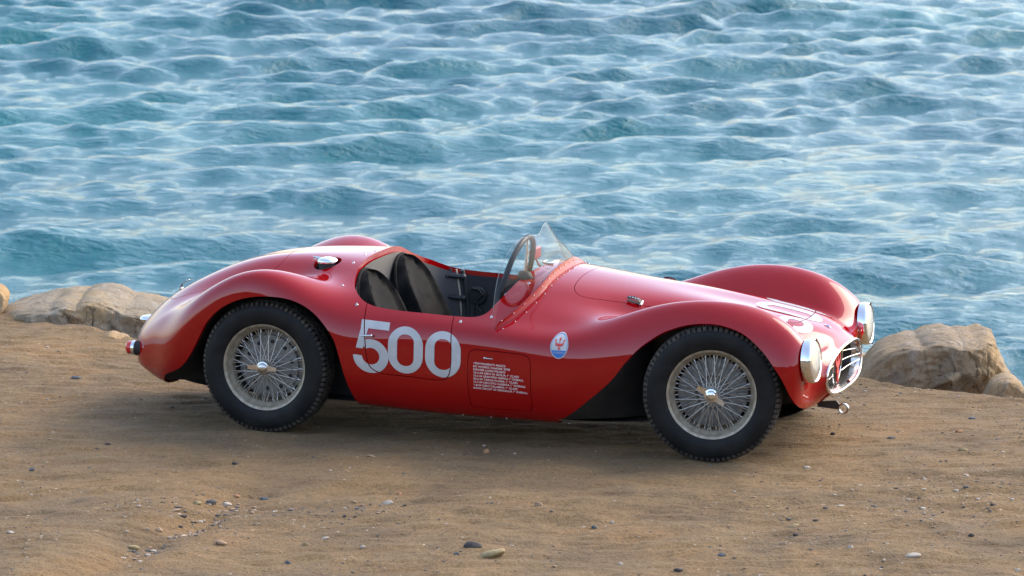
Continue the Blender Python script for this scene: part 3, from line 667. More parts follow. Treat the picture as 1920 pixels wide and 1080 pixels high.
def shell(name, mesh, material, parent, lip=.018, lipdir=None, sub=None):
    """skin with exact normals, and a folded lip along every free edge"""
    V, N_, Q, Pn = mesh; used = np.zeros(len(V), bool)
    if len(Q): used[Q.ravel()] = True
    for p in Pn:
        for i in p: used[i] = True
    mp = -np.ones(len(V), int); mp[used] = np.arange(used.sum()); V = V[used]; N_ = N_[used]; N_ /= np.linalg.norm(N_, axis=1, keepdims=True)+1e-12
    Q = mp[Q] if len(Q) else Q; Pn = [tuple(int(mp[i]) for i in p) for p in Pn]
    E = np.concatenate([np.stack([Q[:, k], Q[:, (k+1) % 4]], 1) for k in range(4)]) if len(Q) else np.zeros((0, 2), int)
    pe = [(p[k], p[(k+1) % len(p)]) for p in Pn for k in range(len(p))]
    if pe: E = np.vstack([E, np.array(pe)])
    key = np.minimum(E[:, 0], E[:, 1]).astype(np.int64)*len(V)+np.maximum(E[:, 0], E[:, 1]); _, inv, cnt = np.unique(key, return_inverse=True, return_counts=True)
    B_ = E[cnt[inv] == 1]
    nb = len(V); bv = np.unique(B_.ravel()); m2 = {int(b): nb+i for i, b in enumerate(bv)}
    P2 = []
    for b in bv:
        d = -N_[b]*lip
        if lipdir is not None: d = lipdir(V[b], N_[b], d)
        P2.append(V[b]+d)
    VA = np.vstack([V, np.array(P2)]) if len(P2) else V
    flF = [(int(j), int(i), m2[int(i)], m2[int(j)]) for i, j in B_]
    faces = [tuple(q) for q in Q.tolist()]+Pn; nface = len(faces); faces += flF
    me = bpy.data.meshes.new(name); me.from_pydata(VA.tolist(), [], faces); 
    me.polygons.foreach_set('use_smooth', [True]*len(me.polygons)); me.materials.append(material)
    ln = []
    for fc in faces[:nface]:
        for i in fc: ln.append(tuple(N_[i]))
    for fc in flF:
        a, b, c = VA[fc[0]], VA[fc[1]], VA[fc[2]]; q = np.cross(b-a, c-a); q = q/(np.linalg.norm(q)+1e-12)
        ln += [tuple(q)]*4
    me.update(); me.normals_split_custom_set(ln)
    return link(name, me, parent)
def rr(x, z, cx, cz, w, h, r):
    qx = np.abs(x-cx)-(w/2-r); qz = np.abs(z-cz)-(h/2-r)
    return np.hypot(np.maximum(qx, 0), np.maximum(qz, 0))+np.minimum(np.maximum(qx, qz), 0)-r
def seg(x, z, ax, az, bx, bz, r):
    ex, ez = bx-ax, bz-az; t = np.clip(((x-ax)*ex+(z-az)*ez)/(ex*ex+ez*ez+1e-12), 0, 1); return np.hypot(x-ax-t*ex, z-az-t*ez)-r

CAR = empty('racing_car', None, (0, 0, 0)); CAR.rotation_euler = (0, 0, -R(17.8))
tag(CAR, 'red open vintage racing car with white number 500 and wire wheels on the dirt', 'racing car')

# ---- skin
W_ = whole(); x, y, z = W_[0].T; GAP = .0028
vq = np.broadcast_to(TQ, (NUg, NVg)).reshape(-1)
inner = np.minimum(vq-TK[5]-.0*vq, TK[13]-vq)          # positive between the two fender crests
inner = inner/(TK[6]-TK[5])*.3
f_r = np.maximum(sdpoly(x, z, ra), inner); f_f = np.maximum(sdpoly(x, z, fa), inner)
f_c = np.maximum(sdpoly(x, y, COCK), .42-z)
near = y < -.05
top = inner > -.05
d_door = np.where(near & (z > .25), sdpoly(x, z, DOOR), .5); d_panel = np.where(near & (inner < .1), sdpoly(x, z, PANEL), .5)
d_bon = np.where(z > .45, sdpoly(x, y, BONNET), .5); d_boot = np.where(z > .42, sdpoly(x, y, BOOT), .5); d_fuel = np.where(z > .5, sdpoly(x, y, FUEL), .5)
def sub(mesh, f, fs):
    """clip and carry the other fields along"""
    V, N_, Q, Pn = mesh; n0 = len(V); 
    big = np.column_stack([V, *fs]); m2 = clip((big, N_, Q, Pn), f)
    return (m2[0][:, :3], m2[1], m2[2], m2[3]), [m2[0][:, 3+i] for i in range(len(fs))]
def cutall(mesh, fields):
    """intersection of all fields >= 0"""
    fields = list(fields)
    while fields:
        f = fields.pop(0); mesh, fields = sub(mesh, f, fields)
    return mesh
def lipdir(v, nrm, d):
    if -.82 < v[0] < .15 and abs(v[1]) < .70 and v[2] > .55: return np.array([0, 0, -.034])-.25*np.array([nrm[0], nrm[1], 0])*.03
    if v[2] < .2: return d*.2
    return d
body = shell('body', cutall(W_, [f_r, f_f, f_c, d_door-GAP, d_panel-GAP*.7, d_bon-GAP*.7, d_boot-GAP*.7, d_fuel]), M['red'], CAR, .02, lipdir)
base4 = lambda extra: cutall(W_, extra)
door = shell('door', base4([-d_door-GAP*.4, f_c]), M['red'], CAR, .02, lipdir)
panel = shell('access_panel', base4([-d_panel-GAP*.4]), M['red'], CAR, .012)
bonnet = shell('bonnet', base4([-d_bon-GAP*.4]), M['red'], CAR, .012)
boot = shell('boot_lid', base4([-d_boot-GAP*.4]), M['red'], CAR, .012)

def surf_at(px_, second, mode='side'):
    """point and normal of the near flank at (x, z) or of the top at (x, y)"""
    if mode == 'side':
        S_ = SURF[:, :_mid-20]; N_ = NRM[:, :_mid-20]; d = (S_[..., 0]-px_)**2+(S_[..., 2]-second)**2+np.where(N_[..., 1] > .1, 1, 0)
    else:
        S_ = SURF; N_ = NRM; d = (S_[..., 0]-px_)**2+(S_[..., 1]-second)**2+np.where(N_[..., 2] < .05, 1, 0)
    i, j = np.unravel_index(d.argmin(), d.shape); n_ = N_[i, j]; p = S_[i, j]
    e = (np.array([px_, p[1], second]) if mode == 'side' else np.array([px_, second, p[2]]))-p
    e = e-n_*(e@n_); return p+e, n_

# ---- floor between the sills, wheel wells, inner panels
mb = MB(); ks = list(range(12, NUg-6, 6)); V = []; 
for i in ks:
    a, b = SURF[i, 0], SURF[i, -1]
    for t in np.linspace(0, 1, 5): V.append(a*(1-t)+b*t+np.array([0, 0, .012]))
F = [(i*5+k, i*5+k+1, (i+1)*5+k+1, (i+1)*5+k) for i in range(len(ks)-1) for k in range(4)]
mb.add(V, F); mb.build('undertray', M['black'], CAR)
def well(curve, sgn, mtl, name, inx, yin=.40, cut_low=.10):
    mb = MB(); c = dense(curve, 3, False); A1 = []; B1 = []
    for px_, pz in c:
        p, nn_ = surf_at(px_, max(pz, .16)); yo = max(abs(p[1])-.016, yin+.02); qx = inx(px_, pz)
        pz = max(pz, .15 if -1.5 < px_ < 1.35 else (.185 if px_ < 0 else .25)); yi = yin+(.52-yin)*min(1, max(0, (pz-.40)/.18)); yo = max(yo, yi+.015); A1.append((px_, sgn*yo, pz)); B1.append((qx, sgn*yi, pz))
    n_ = len(A1); mid_ = [(a[0]*.35+b[0]*.65 if abs(a[0]-b[0]) > .02 else a[0], a[1]*.5+b[1]*.5, a[2]) for a, b in zip(A1, B1)]
    V = A1+mid_+B1; F = [(k*n_+i, k*n_+i+1, (k+1)*n_+i+1, (k+1)*n_+i) for k in (0, 1) for i in range(n_-1)]
    mb.add(V, F); cz = .3; cx = sum(b[0] for b in B1)/n_; mb.add(B1+[(cx, sgn*yin, .16)], [(i, i+1, n_) for i in range(n_-1)], False)
    return mb.build(name, mtl, CAR)
for sgn in (-1, 1):
    well(REAR_ARCH, sgn, M['black'], 'wheel_well', lambda a, b: min(max(a, -1.55), -.74))
    well(FRONT_ARCH, sgn, M['inner'], 'wheel_well', lambda a, b: max(a, .80) if a < 1 else min(a, 1.50))
# ---- cockpit
mb = MB(); inn = dense([(x_*.985-.004, y_*.985) for x_, y_ in _ck]+[(x_*.985-.004, -y_*.985) for x_, y_ in _ck[-2:0:-1]], 4)
ring0 = []
for x_, y_ in inn:
    p, _ = surf_at(x_, y_, 'top'); ring0.append((x_, y_, p[2]-.03))
rings = [ring0]
for zf, s in ((.45, 1.0), (.30, .99), (.17, .95)):
    rings.append([(((x_+.33)*s-.33)+(0 if x_ > -.5 else (.62-zf)*.10), y_*s, min(zf, zz-.01)) for (x_, y_, zz) in ring0])
n_ = len(inn); V = sum(rings, []); F = [(r*n_+i, r*n_+(i+1) % n_, (r+1)*n_+(i+1) % n_, (r+1)*n_+i) for r in range(3) for i in range(n_)]; F.append(tuple(range(3*n_, 4*n_)))
mb.add(V, F); tub = mb.build('cockpit_tub', [M['grey'], M['grey2']], CAR)
mi = [1 if (np.mean([V[i][0] for i in f_]) > -.565 or len(f_) > 4) else 0 for f_ in F]; tub.data.polygons.foreach_set('material_index', mi)
# far door frame: two dark tubes, clamps and a cream edge trim
mb = MB()
def wy(z_): return .668-.01
mb.tube([(-.628, .640, .655), (-.618, .645, .56), (-.602, .648, .45), (-.595, .648, .36)], .013); mb.tube([(-.560, .640, .652), (-.545, .646, .58), (-.532, .648, .46), (-.528, .648, .36)], .013)
fr_ = mb.build('door_frame_tube', M['hose'], CAR)
mb = MB(); mb.tube([(-.590, .634, .655), (-.573, .638, .54), (-.566, .640, .42), (-.562, .640, .36)], .0045); mb.build('door_edge_trim', M['cream'], CAR)
for zz in (.618, .505):
    mb = MB(); mb.tube([(-.645, .625, zz+.004), (-.545, .625, zz)], .013, 8); mb.ball((-.64, .625, zz), .016, 6); mb.ball((-.548, .625, zz), .016, 6); mb.build('clamp', M['hose'], CAR)
mb = MB(); mb.lathe([(.0, -.012), (.045, -.010), (.05, 0), (.0, 0)], 24, 'y', (-.475, .636, .52)); mb.tube([(-.50, .618, .56), (-.46, .618, .555), (-.44, .618, .53), (-.475, .618, .50), (-.47, .618, .46), (-.45, .618, .44)], .007); mb.build('door_latch', M['black'], CAR)
# dashboard with three round gauges
mb = MB(); V = []; ds_ = [(x_, y_) for x_, y_ in _ck[:8]]; ds_ = [(x_, -y_) for x_, y_ in ds_[::-1]][:-1]+ds_
for x_, y_ in ds_:
    p, _ = surf_at(x_, y_, 'top'); V += [(x_+.035, y_*.97, p[2]-.03), (x_+.045, y_*.97, p[2]-.19)]
mb.add(V, [(2*i, 2*i+1, 2*i+3, 2*i+2) for i in range(len(ds_)-1)]); dash = mb.build('dashboard', M['grey2'], CAR)
for gx, gy, gz, gr in ((.09, -.30, .70, .052), (.10, -.14, .72, .045), (.095, -.43, .655, .03)):
    mb = MB(); mb.lathe([(0, 0), (gr*.9, 0), (gr*.95, -.012), (gr, -.012), (gr, .06), (0, .06)], 28, 'x', (gx-.02, gy, gz)); g_ = mb.build('gauge', M['darkmetal'], dash)
# steering wheel
sw = empty('steering_wheel', CAR, (.046, -.30, .790)); sw.rotation_euler = (0, R(16), 0)
mb = MB(); mb.tube([(0, .200*math.cos(a), .200*math.sin(a)) for a in np.linspace(0, 2*math.pi, 64, endpoint=False)], .0145, 10, True); mb.build('rim', M['wheelrim'], sw)
for a in (R(90), R(210), R(330)):
    mb = MB(); ca, sa = math.cos(a), math.sin(a); mb.tube([(.035, .035*ca, .035*sa), (.02, .12*ca, .12*sa), (0, .195*ca, .195*sa)], [.009, .007, .006], 8); mb.build('spoke', M['steel'], sw)
mb = MB(); mb.lathe([(0, -.012), (.03, -.008), (.036, .01), (.036, .04), (.016, .06), (.016, .26), (0, .26)], 24, 'x', (.02, 0, 0)); mb.build('hub', M['darkmetal'], sw)
mb = MB(); mb.tube([(-.20, -.05, .15), (-.16, -.05, .36), (-.10, -.05, .42)], .012); mb.ball((-.095, -.05, .43), .022, 8); mb.build('gear_lever', M['chrome'], CAR)
mb = MB(); mb.ball((-.055, -.55, .60), (.016, .02, .012), 8); mb.build('switch_knob', M['chrome'], CAR)
# seats: rounded shell, bolster and pleated middle
def seat(yc, label):
    s_ = empty('seat', CAR, (0, yc, 0)); 
    def back(t): return np.array([-.780, 0, .775])*(1-t)+np.array([-.72, 0, .26])*t
    def halfw(t): return .205*min(1, math.sqrt(max(0, 1-(1-min(t/.42, 1))**2))) if t < .42 else .205+.01*(t-.42)
    nu_, nv_ = 44, 48; V = []
    dirn = np.array([.96, 0, .12]); dirn /= np.linalg.norm(dirn)
    for i in range(nu_+1):
        t = (i/nu_)**1.35; c = back(t); w = max(halfw(t), .012)
        for j in range(nv_):
            a = 2*math.pi*j/nv_; fr__ = math.sin(a); yy = w*math.copysign(abs(math.cos(a))**(.42 if fr__ > 0 else .7), math.cos(a))
            th = (.050 if fr__ < 0 else .035)*(1 if i else .2)*min(1, .35+w/.12)
            off = th*math.copysign(abs(fr__)**.7, fr__)
            if fr__ > 0:
                edge = abs(yy)/w; dep = .02+.19*t**.8; off = dep*min(1, (fr__/.55))+.022*min(1, .3+w/.1)*(1.2*math.exp(-((edge-.86)/.10)**2)) if fr__ > .02 else 0
                if edge < .75 and t > .05: off += .012*(abs(math.sin(math.pi*yy/.047))**.5-.6)
            V.append(tuple(c+dirn*off+np.array([0, yy, 0])))
    F = [(i*nv_+j, i*nv_+(j+1) % nv_, (i+1)*nv_+(j+1) % nv_, (i+1)*nv_+j) for i in range(nu_) for j in range(nv_)]; F.append(tuple(range(nv_))[::-1])
    mb = MB(); mb.add(V, F); b_ = mb.build('backrest', M['leather'], s_, 60); 
    mb = MB(); pts = []
    for sg in (1, -1):
        q_ = [back(t)+dirn*(.012+.10*t)+np.array([0, sg*max(halfw(t), .01)*1.0, 0]) for t in (np.linspace(0, 1, 26)**1.5)]; pts += q_[::-1] if sg == 1 else q_[1:]
    mb.tube(pts, .011, 8); mb.build('piping', M['leather'], b_)
    mb = MB(); V = []; 
    for i in range(15):
        for j in range(25):
            x_ = -.58+.43*i/14; y_ = (j-12)/12*.205; e = max(abs(i-7)/7, abs(j-12)/12); V.append((x_, y_, .32-.05*e**6+.006*abs(math.sin(math.pi*y_/.05))))
    mb.add(V, [(i*25+j, i*25+j+1, (i+1)*25+j+1, (i+1)*25+j) for i in range(14) for j in range(24)]); mb.box((-.365, 0, .24), (.42, .40, .12)); mb.build('cushion', M['leather'], s_, 60)
    return s_
seat(-.285, ''); seat(.265, '')
mb = MB()
for sg in (-1,): mb.box((-.36, 0, .33), (.30, .05, .012), bev=.003); 
mb.build('harness_strap', mat('blue_grey_webbing', (.05, .055, .075), .8), CAR)

# ---- windscreen
base_c = dense([(.058, -.706), (.107, -.650), (.150, -.574), (.189, -.476), (.212, -.384), (.223, -.25), (.233, -.12), (.236, 0), (.233, .12), (.223, .25), (.212, .384), (.189, .476), (.150, .574), (.107, .650), (.058, .706)], 6, False)
top_c = np.array([(.050, -.702, .640), (.062, -.690, .775), (.080, -.665, .875), (.106, -.610, .955), (.130, -.525, .999), (.152, -.43, 1.006), (.166, -.345, 1.002), (.163, -.285, 1.010), (.160, -.245, 1.026), (.157, -.205, 1.037), (.154, -.160, 1.036), (.151, -.115, 1.020), (.146, -.04, .982), (.138, .05, .942), (.120, .15, .898), (.085, .30, .842), (.05, .45, .785), (.045, .60, .70), (.050, .702, .60)])
def at_param(C, t):
    C = np.asarray(C); d = np.r_[0, np.cumsum(np.linalg.norm(np.diff(C[:, :2] if C.shape[1] == 2 else C[:, :2], axis=0), axis=1)+1e-9)]; d /= d[-1]; return np.array([np.interp(t, d, C[:, k]) for k in range(C.shape[1])]).T
top_d = dense(top_c, 6, False)
# pair the two edges by y
ts = np.linspace(-1, 1, 121); bpos = at_param(base_c, (ts+1)/2)
tb_y = top_d[:, 1]; tp = []
for (bx_, by_), t in zip(bpos, ts):
    yy = by_*.995; k = np.interp(yy, tb_y, np.arange(len(tb_y))); i0 = int(min(k, len(tb_y)-2)); fr_ = k-i0; tp.append(top_d[i0]*(1-fr_)+top_d[i0+1]*fr_)
tp = np.array(tp); zb = np.array([surf_at(bx_, by_, 'top')[0][2] for bx_, by_ in bpos]); Bp = np.column_stack([bpos, zb])
for _ in range(6): Bp[1:-1, 2] = (Bp[:-2, 2]+Bp[1:-1, 2]*2+Bp[2:, 2])/4
nr = 22; V = []
for i in range(nr+1):
    t = i/nr
    for k in range(121):
        p = Bp[k]*(1-t)+tp[k]*t; bul = math.sin(math.pi*t)*.018; o_ = np.array([1.0, ts[k]*.8, 0]); p = p+o_*bul*(1 if ts[k] < .1 else .4); V.append(tuple(p+np.array([0, 0, .002])))
F = [(i*121+k, i*121+k+1, (i+1)*121+k+1, (i+1)*121+k) for i in range(nr) for k in range(120)]
mb = MB(); mb.add(V, F); ws = empty('windscreen', CAR); gl_o = mb.build('screen_glass', M['acrylic'], ws)
mb = MB(); mb.tube([V[nr*121+k] for k in range(0, 121)], .0013, 6); 
m = mat('acrylic_edge', (.35, .40, .44), .3); m.node_tree.nodes['Principled BSDF'].inputs['Transmission Weight'].default_value = .5; mb.build('glass_edge', m, ws)
# painted retaining strip with screws
mb = MB(); V2 = []; hs = .040
for k in range(0, 121):
    p = Bp[k]; up_ = np.array(V[4*121+k])-np.array(V[k]); up_ /= np.linalg.norm(up_)
    o_ = np.array([1.0, ts[k]*1.1, .15]); o_ /= np.linalg.norm(o_); sl = hs*(1-.35*abs(ts[k])**6)
    _, n0 = surf_at(p[0], p[1], 'top')
    foot = p+o_*.013-np.array([0, 0, .003]); 
    V2 += [tuple(foot), tuple(foot+n0*.003), tuple(p+o_*.0075+up_*.008), tuple(p+o_*.006+up_*sl), tuple(p+o_*.003+up_*sl)]
mb.add(V2, [(k*5+j, (k+1)*5+j, (k+1)*5+j+1, k*5+j+1) for k in range(120) for j in range(4)]); strip = mb.build('retaining_strip', M['redplain'], ws, 50)
strip_me = None
for q, k in enumerate(range(3, 119, 6)):
    p = Bp[k]; o_ = np.array([1.0, ts[k]*1.1, .15]); o_ /= np.linalg.norm(o_); up_ = np.array(V[4*121+k])-np.array(V[k]); up_ /= np.linalg.norm(up_)
    if strip_me is None:
        mm_ = MB(); mm_.ball((0, 0, 0), (.0032, .0032, .0032), 4); strip_me = mm_.mesh('screw', M['steel'])
    for pos in (p+o_*.0085+up_*.026, p+o_*.026):
        o = link('screw', strip_me, strip); o.location = pos
        if pos[2] < Bp[k][2]+.01:
            s2, n2 = surf_at(pos[0], pos[1], 'top'); o.location = s2+n2*.001
# mirror on the scuttle
mr = empty('rear_view_mirror', CAR); mb = MB(); mb.box((.055, -.03, .862), (.022, .135, .058), bev=.006); mb.build('mirror_housing', M['redplain'], mr)
mb = MB(); mb.box((.0425, -.03, .862), (.003, .122, .046)); mb.build('mirror_glass', M['chrome'], mr)
mb = MB(); mb.tube([(.058, -.03, .835), (.075, -.03, .800), (.085, -.03, .798)], .005); mb.build('stem', M['redplain'], mr)
mb = MB(); p, nn_ = surf_at(.125, -.03, 'top'); mb.box(p+nn_*.004, (.05, .02, .008), bev=.002); mb.tube([p+np.array([-.02, -.03, .012]), p+np.array([-.02, .03, .012])], .005); mb.build('mirror_bracket', M['steel'], mr)

# ---- lettering laid on the skin
def decal(name, fn, rng, material, parent, mode='side', step=.0025, lift=.0012, cuts=()):
    """thin sheet following the skin wherever fn(a, b) <= 0; a, b are car coordinates on the flank (x, z) or the top (x, y)"""
    a0, a1, b0, b1 = rng; na = int((a1-a0)/step); nb_ = int((b1-b0)/step)
    if mode == 'side': S_ = SURF[:, :_mid-10]; N_ = NRM[:, :_mid-10]; c1, c2 = S_[..., 0], S_[..., 2]; ok = (N_[..., 1] < .0)
    else: S_ = SURF; N_ = NRM; c1, c2 = S_[..., 0], S_[..., 1]; ok = (N_[..., 2] > .05)&(S_[..., 2] > .4)
    sel = ok & (c1 > a0-.03) & (c1 < a1+.03) & (c2 > b0-.03) & (c2 < b1+.03)
    ii, jj = np.where(sel); i0, i1, j0, j1 = ii.min(), ii.max()+1, jj.min(), jj.max()+1
    P = S_[i0:i1, j0:j1]; Nn = N_[i0:i1, j0:j1]; sub_ = 4
    def up2(A):
        h, w = A.shape[:2]; u_ = np.linspace(0, h-1, (h-1)*sub_+1); v_ = np.linspace(0, w-1, (w-1)*sub_+1)
        i = np.minimum(u_.astype(int), h-2); fu = (u_-i)[:, None, None]; B2 = A[i]*(1-fu)+A[i+1]*fu
        j = np.minimum(v_.astype(int), w-2); fv = (v_-j)[None, :, None]; return B2[:, j]*(1-fv)+B2[:, j+1]*fv
    P = up2(P); Nn = up2(Nn); h, w = P.shape[:2]; idx = np.arange(h*w).reshape(h, w)
    Q = np.stack([idx[:-1, :-1], idx[:-1, 1:], idx[1:, 1:], idx[1:, :-1]], -1).reshape(-1, 4); p = P.reshape(-1, 3); nn2 = Nn.reshape(-1, 3)
    k = Q[len(Q)//2]; 
    if np.cross(p[k[1]]-p[k[0]], p[k[2]]-p[k[0]])@nn2[k[0]] < 0: Q = Q[:, ::-1]
    a_, b_ = (p[:, 0], p[:, 2]) if mode == 'side' else (p[:, 0], p[:, 1])
    f = -fn(a_, b_); inb = (a_ > a0) & (a_ < a1) & (b_ > b0) & (b_ < b1); f = np.where(inb, f, -.01)
    fs = [f]+[c(a_, b_) for c in cuts]
    # drop far faces first
    near_f = (f[Q] > -.012).any(1); m_ = (p, nn2, Q[near_f], []); m_ = cutall(m_, fs)
    V, N3, Q2, Pn = m_; N3 = N3/(np.linalg.norm(N3, axis=1, keepdims=True)+1e-12); V = V+N3*lift
    faces = [tuple(q) for q in Q2.tolist()]+Pn; us = sorted({i for f_ in faces for i in f_}); mp = {i: q for q, i in enumerate(us)}
    faces = [tuple(mp[i] for i in f_) for f_ in faces]; V = V[us]; N3 = N3[us]
    me = bpy.data.meshes.new(name); me.from_pydata(V.tolist(), [], faces); me.polygons.foreach_set('use_smooth', [True]*len(faces)); me.materials.append(material); me.update()
    me.normals_split_custom_set([tuple(N3[i]) for f_ in faces for i in f_]); return link(name, me, parent)
def zero(a, b, w, h, sw, sh):
    """an open-cut racing nought centred on the origin"""
    r = w*.5*.999; o_ = rr(a, b, 0, 0, w, h, min(r, h/2*.999)); ri = (w-2*sw)/2*.9; i_ = rr(a, b, 0, 0, w-2*sw, h-2*sh, ri); return np.maximum(o_, -i_)
def five(a, b, w, h, sw, sh):
    top_ = np.maximum(np.abs(b-(h/2-sh/2))-sh/2, np.abs(a-.05*w)-w*.42)
    # stem leans: from the bar down to mid height
    stem = np.maximum(np.abs(b-h*.20)-h*.30, np.abs(a+w*.30-(b-h*.2)*.22+.00)-sw*.40)
    stem = np.maximum(stem, -(b+h*.045))
    R_ = w*.52; cy = -h/2+R_*.86; cxx = -.04*w; q = np.hypot((a-cxx), (b-cy)/.90); bowl = np.abs(q-(R_-sw/2))-sw/2
    ang = np.arctan2(b-cy, a-cxx); gapm = (ang > R(118)) | (ang < -R(178)); bowl = np.where((ang > R(128)), .02, bowl)
    return np.minimum(np.minimum(top_, stem), bowl)
LEAN = R(-3.2)
def side_digit(kind, cx, cz, w, h):
    c, s = math.cos(LEAN), math.sin(LEAN)
    def fn(a, b):
        da, db = a-cx, b-cz-(a-cx)*math.tan(LEAN); return (zero if kind == '0' else five)(da, db, w, h, .047, .037)
    return decal('racing_number', fn, (cx-w*.75, cx+w*.75, cz-h*.62, cz+h*.62), M['white'], CAR, 'side', lift=.0012, cuts=(lambda a, b: np.abs(sdpoly(a, b, DOOR))-GAP,))
side_digit('5', -.554, .470, .178, .250); side_digit('0', -.381, .463, .181, .228); side_digit('0', -.187, .452, .183, .224)
for kind, cy in (('5', -.185), ('0', .025), ('0', .235)):
    def fn(a, b, cy=cy, kind=kind): return (zero if kind == '0' else five)(b-cy, -(a-1.355), .180, .335, .050, .056)
    decal('racing_number', fn, (1.17, 1.54, cy-.11, cy+.11), M['white'], CAR, 'top', lift=.0012, cuts=(lambda a, b: np.abs(sdpoly(a, b, BONNET))-GAP,))
# oval trident badge
BX, BZ = .403, .522
def lens_(a, b, k=1.0):
    hw, hh = .0455*k, .0590*k; return (np.abs(a/hw)**2.0+np.abs(b/hh)**1.75-1)*hw*.5
badge = empty('badge', CAR)
decal('badge_shield', lambda a, b: lens_(a-BX, b-BZ), (BX-.06, BX+.06, BZ-.07, BZ+.07), M['white'], badge, lift=.0012)
decal('badge_line', lambda a, b: np.abs(lens_(a-BX, b-BZ, .90))-.0009, (BX-.06, BX+.06, BZ-.07, BZ+.07), M['blue'], badge, lift=.0020)
decal('badge_field', lambda a, b: np.maximum(lens_(a-BX, b-BZ, .90), (b-BZ)+.020), (BX-.06, BX+.06, BZ-.07, BZ+.07), M['blue'], badge, lift=.0019)
def trident(a, b):
    d = seg(a, b, 0, -.017, 0, .036, .0017)
    for s in (-1, 1):
        d = np.minimum(d, seg(a, b, s*.004, .000, s*.019, .007, .0022)); d = np.minimum(d, seg(a, b, s*.017, .007, s*.0235, .029, .0020)); d = np.minimum(d, seg(a, b, s*.0235, .029, s*.018, .024, .0014))
        d = np.minimum(d, seg(a, b, 0, .038, s*.0045, .028, .0014)); d = np.minimum(d, seg(a, b, 0, .004, s*.014, .012, .0022))
    d = np.minimum(d, rr(a, b, 0, .0025, .034, .006, .001)); d = np.minimum(d, rr(a, b, 0, -.009, .012, .004, .001)); d = np.minimum(d, rr(a, b, 0, -.015, .015, .003, .001))
    return d
decal('trident', lambda a, b: trident(a-BX, b-BZ-.0), (BX-.04, BX+.04, BZ-.03, BZ+.045), M['badgered'], badge, lift=.0020)

def text_on(s, x0, z0, h, width, slope, name, material, parent, mode='side', lift=.0017):
    cu = bpy.data.curves.new('t', 'FONT'); cu.body = s; cu.size = 1.0; cu.resolution_u = 3; o = bpy.data.objects.new('t', cu); COL.objects.link(o)
    dg = bpy.context.evaluated_depsgraph_get(); me0 = o.evaluated_get(dg).to_mesh(); V = np.array([v.co[:] for v in me0.vertices]); F = [tuple(p.vertices) for p in me0.polygons]
    o.evaluated_get(dg).to_mesh_clear(); bpy.data.objects.remove(o); bpy.data.curves.remove(cu)
    sx = width/max(V[:, 0].max(), 1e-6); V2 = []
    for v in V:
        X_ = x0+v[0]*sx; Z_ = z0+v[1]*h/.70+v[0]*sx*slope; p, n_ = surf_at(X_, Z_); V2.append(tuple(p+n_*lift))
    me = bpy.data.meshes.new(name); me.from_pydata(V2, [], F); me.update(); me.materials.append(material); return link(name, me, parent)
LINES = [('1954 MASERATI A6GCS', .165), ('EX WORKS CHASSIS 2078', .188), ('DRIVER LUIGI MUSSO', .165), ('15-4-54 GIRO DI SICILIA 1° CLASS', .234), ('15-5-54 GRAN PRIX NAPOLI 1° OVERALL', .258),
         ('30-5-54 TARGA FLORIA 1° CLASS', .227), ('13-7-54 CIRCUITO CASERTA 1° OVERALL', .268), ('1-8-54 GIRO CALABRIA 1° CLASS', .226), ('6-8-54 CIRCUIT OF SENIGALLIA 1° OVERALL', .278)]
M['letter'] = mat('painted_small_letters', (.85, .83, .80), .5)
for i, (s, w) in enumerate(LINES):
    text_on(s, -.030, .4150-i*.01525, .0098, w, -.045, 'lettering', M['letter'], panel)
text_on('MASERATI', BX-.026, BZ-.0330, .0075, .052, -.02, 'lettering', M['white'], badge, lift=.0028)

# ---- handles and small fittings
def handle(xa, xb, zz, parent, r=.0042, hgt=.018):
    mb = MB(); a, n1_ = surf_at(xa, zz); b, n2_ = surf_at(xb, zz-.003)
    mb.tube([a+n1_*.001, a+n1_*hgt], r*1.5); mb.tube([a+n1_*hgt, (a+b)/2+n1_*(hgt+.004), b+n2_*hgt*.8], [r, r, r*.6]); mb.ball(a+n1_*hgt, r*1.7, 6); return mb.build('handle', M['steel'], parent)
handle(-.555, -.612, .524, door); handle(.030, .072, .448, panel, .0030, .012)
fast = None
for (fx, fy) in [(-.80, -.025), (-.815, -.14), (-.822, -.29), (-.795, -.52), (-.672, -.652), (-.118, -.690), (.022, -.632), (.128, -.36), (.150, -.12), (-.80, .14), (-.81, .33), (-.70, .64), (-.4, .70)]:
    p, n_ = surf_at(fx, fy, 'top')
    if fast is None:
        mb = MB(); mb.lathe([(0, .0), (.012, .0), (.0105, .002), (.005, .003), (.0042, .010), (0, .0115)], 12, 'z'); mb.box((.0, 0, .001), (.034, .009, .002)); fast = mb.mesh('tonneau_fastener', M['steel'])
    o = link('tonneau_fastener', fast, CAR); o.location = p; o.scale = (.62,)*3; o.rotation_mode = 'QUATERNION'; q = Vector(n_).to_track_quat('Z', 'X'); o.rotation_quaternion = q
# fuel filler
ff = empty('fuel_filler', CAR, (-.968, -.268, 0)); p, n_ = surf_at(-.968, -.268, 'top'); zc = p[2]
mb = MB(); mb.lathe([(.046, zc-.08), (.046, zc-.002), (.044, zc+.004)], 32, 'z'); mb.build('filler_neck', M['black'], ff)
mb = MB(); mb.lathe([(0, zc+.026), (.02, zc+.0255), (.040, zc+.021), (.050, zc+.014), (.053, zc+.006), (.052, zc-.002), (.046, zc-.004)], 40, 'z'); mb.build('filler_cap', M['chrome'], ff)
mb = MB(); mb.tube([(-.03, 0, zc+.016), (-.06, .008, zc+.020), (-.085, .012, zc+.023)], [.008, .006, .004]); mb.box((-.06, .0, zc+.007), (.03, .02, .014), bev=.002); mb.build('cap_lever', M['steel'], ff)
mb = MB(); fl_ = []; 
for x_, y_ in FUEL: q, _ = surf_at(x_, y_, 'top'); fl_.append((x_+.968, y_+.268, q[2]-.018))
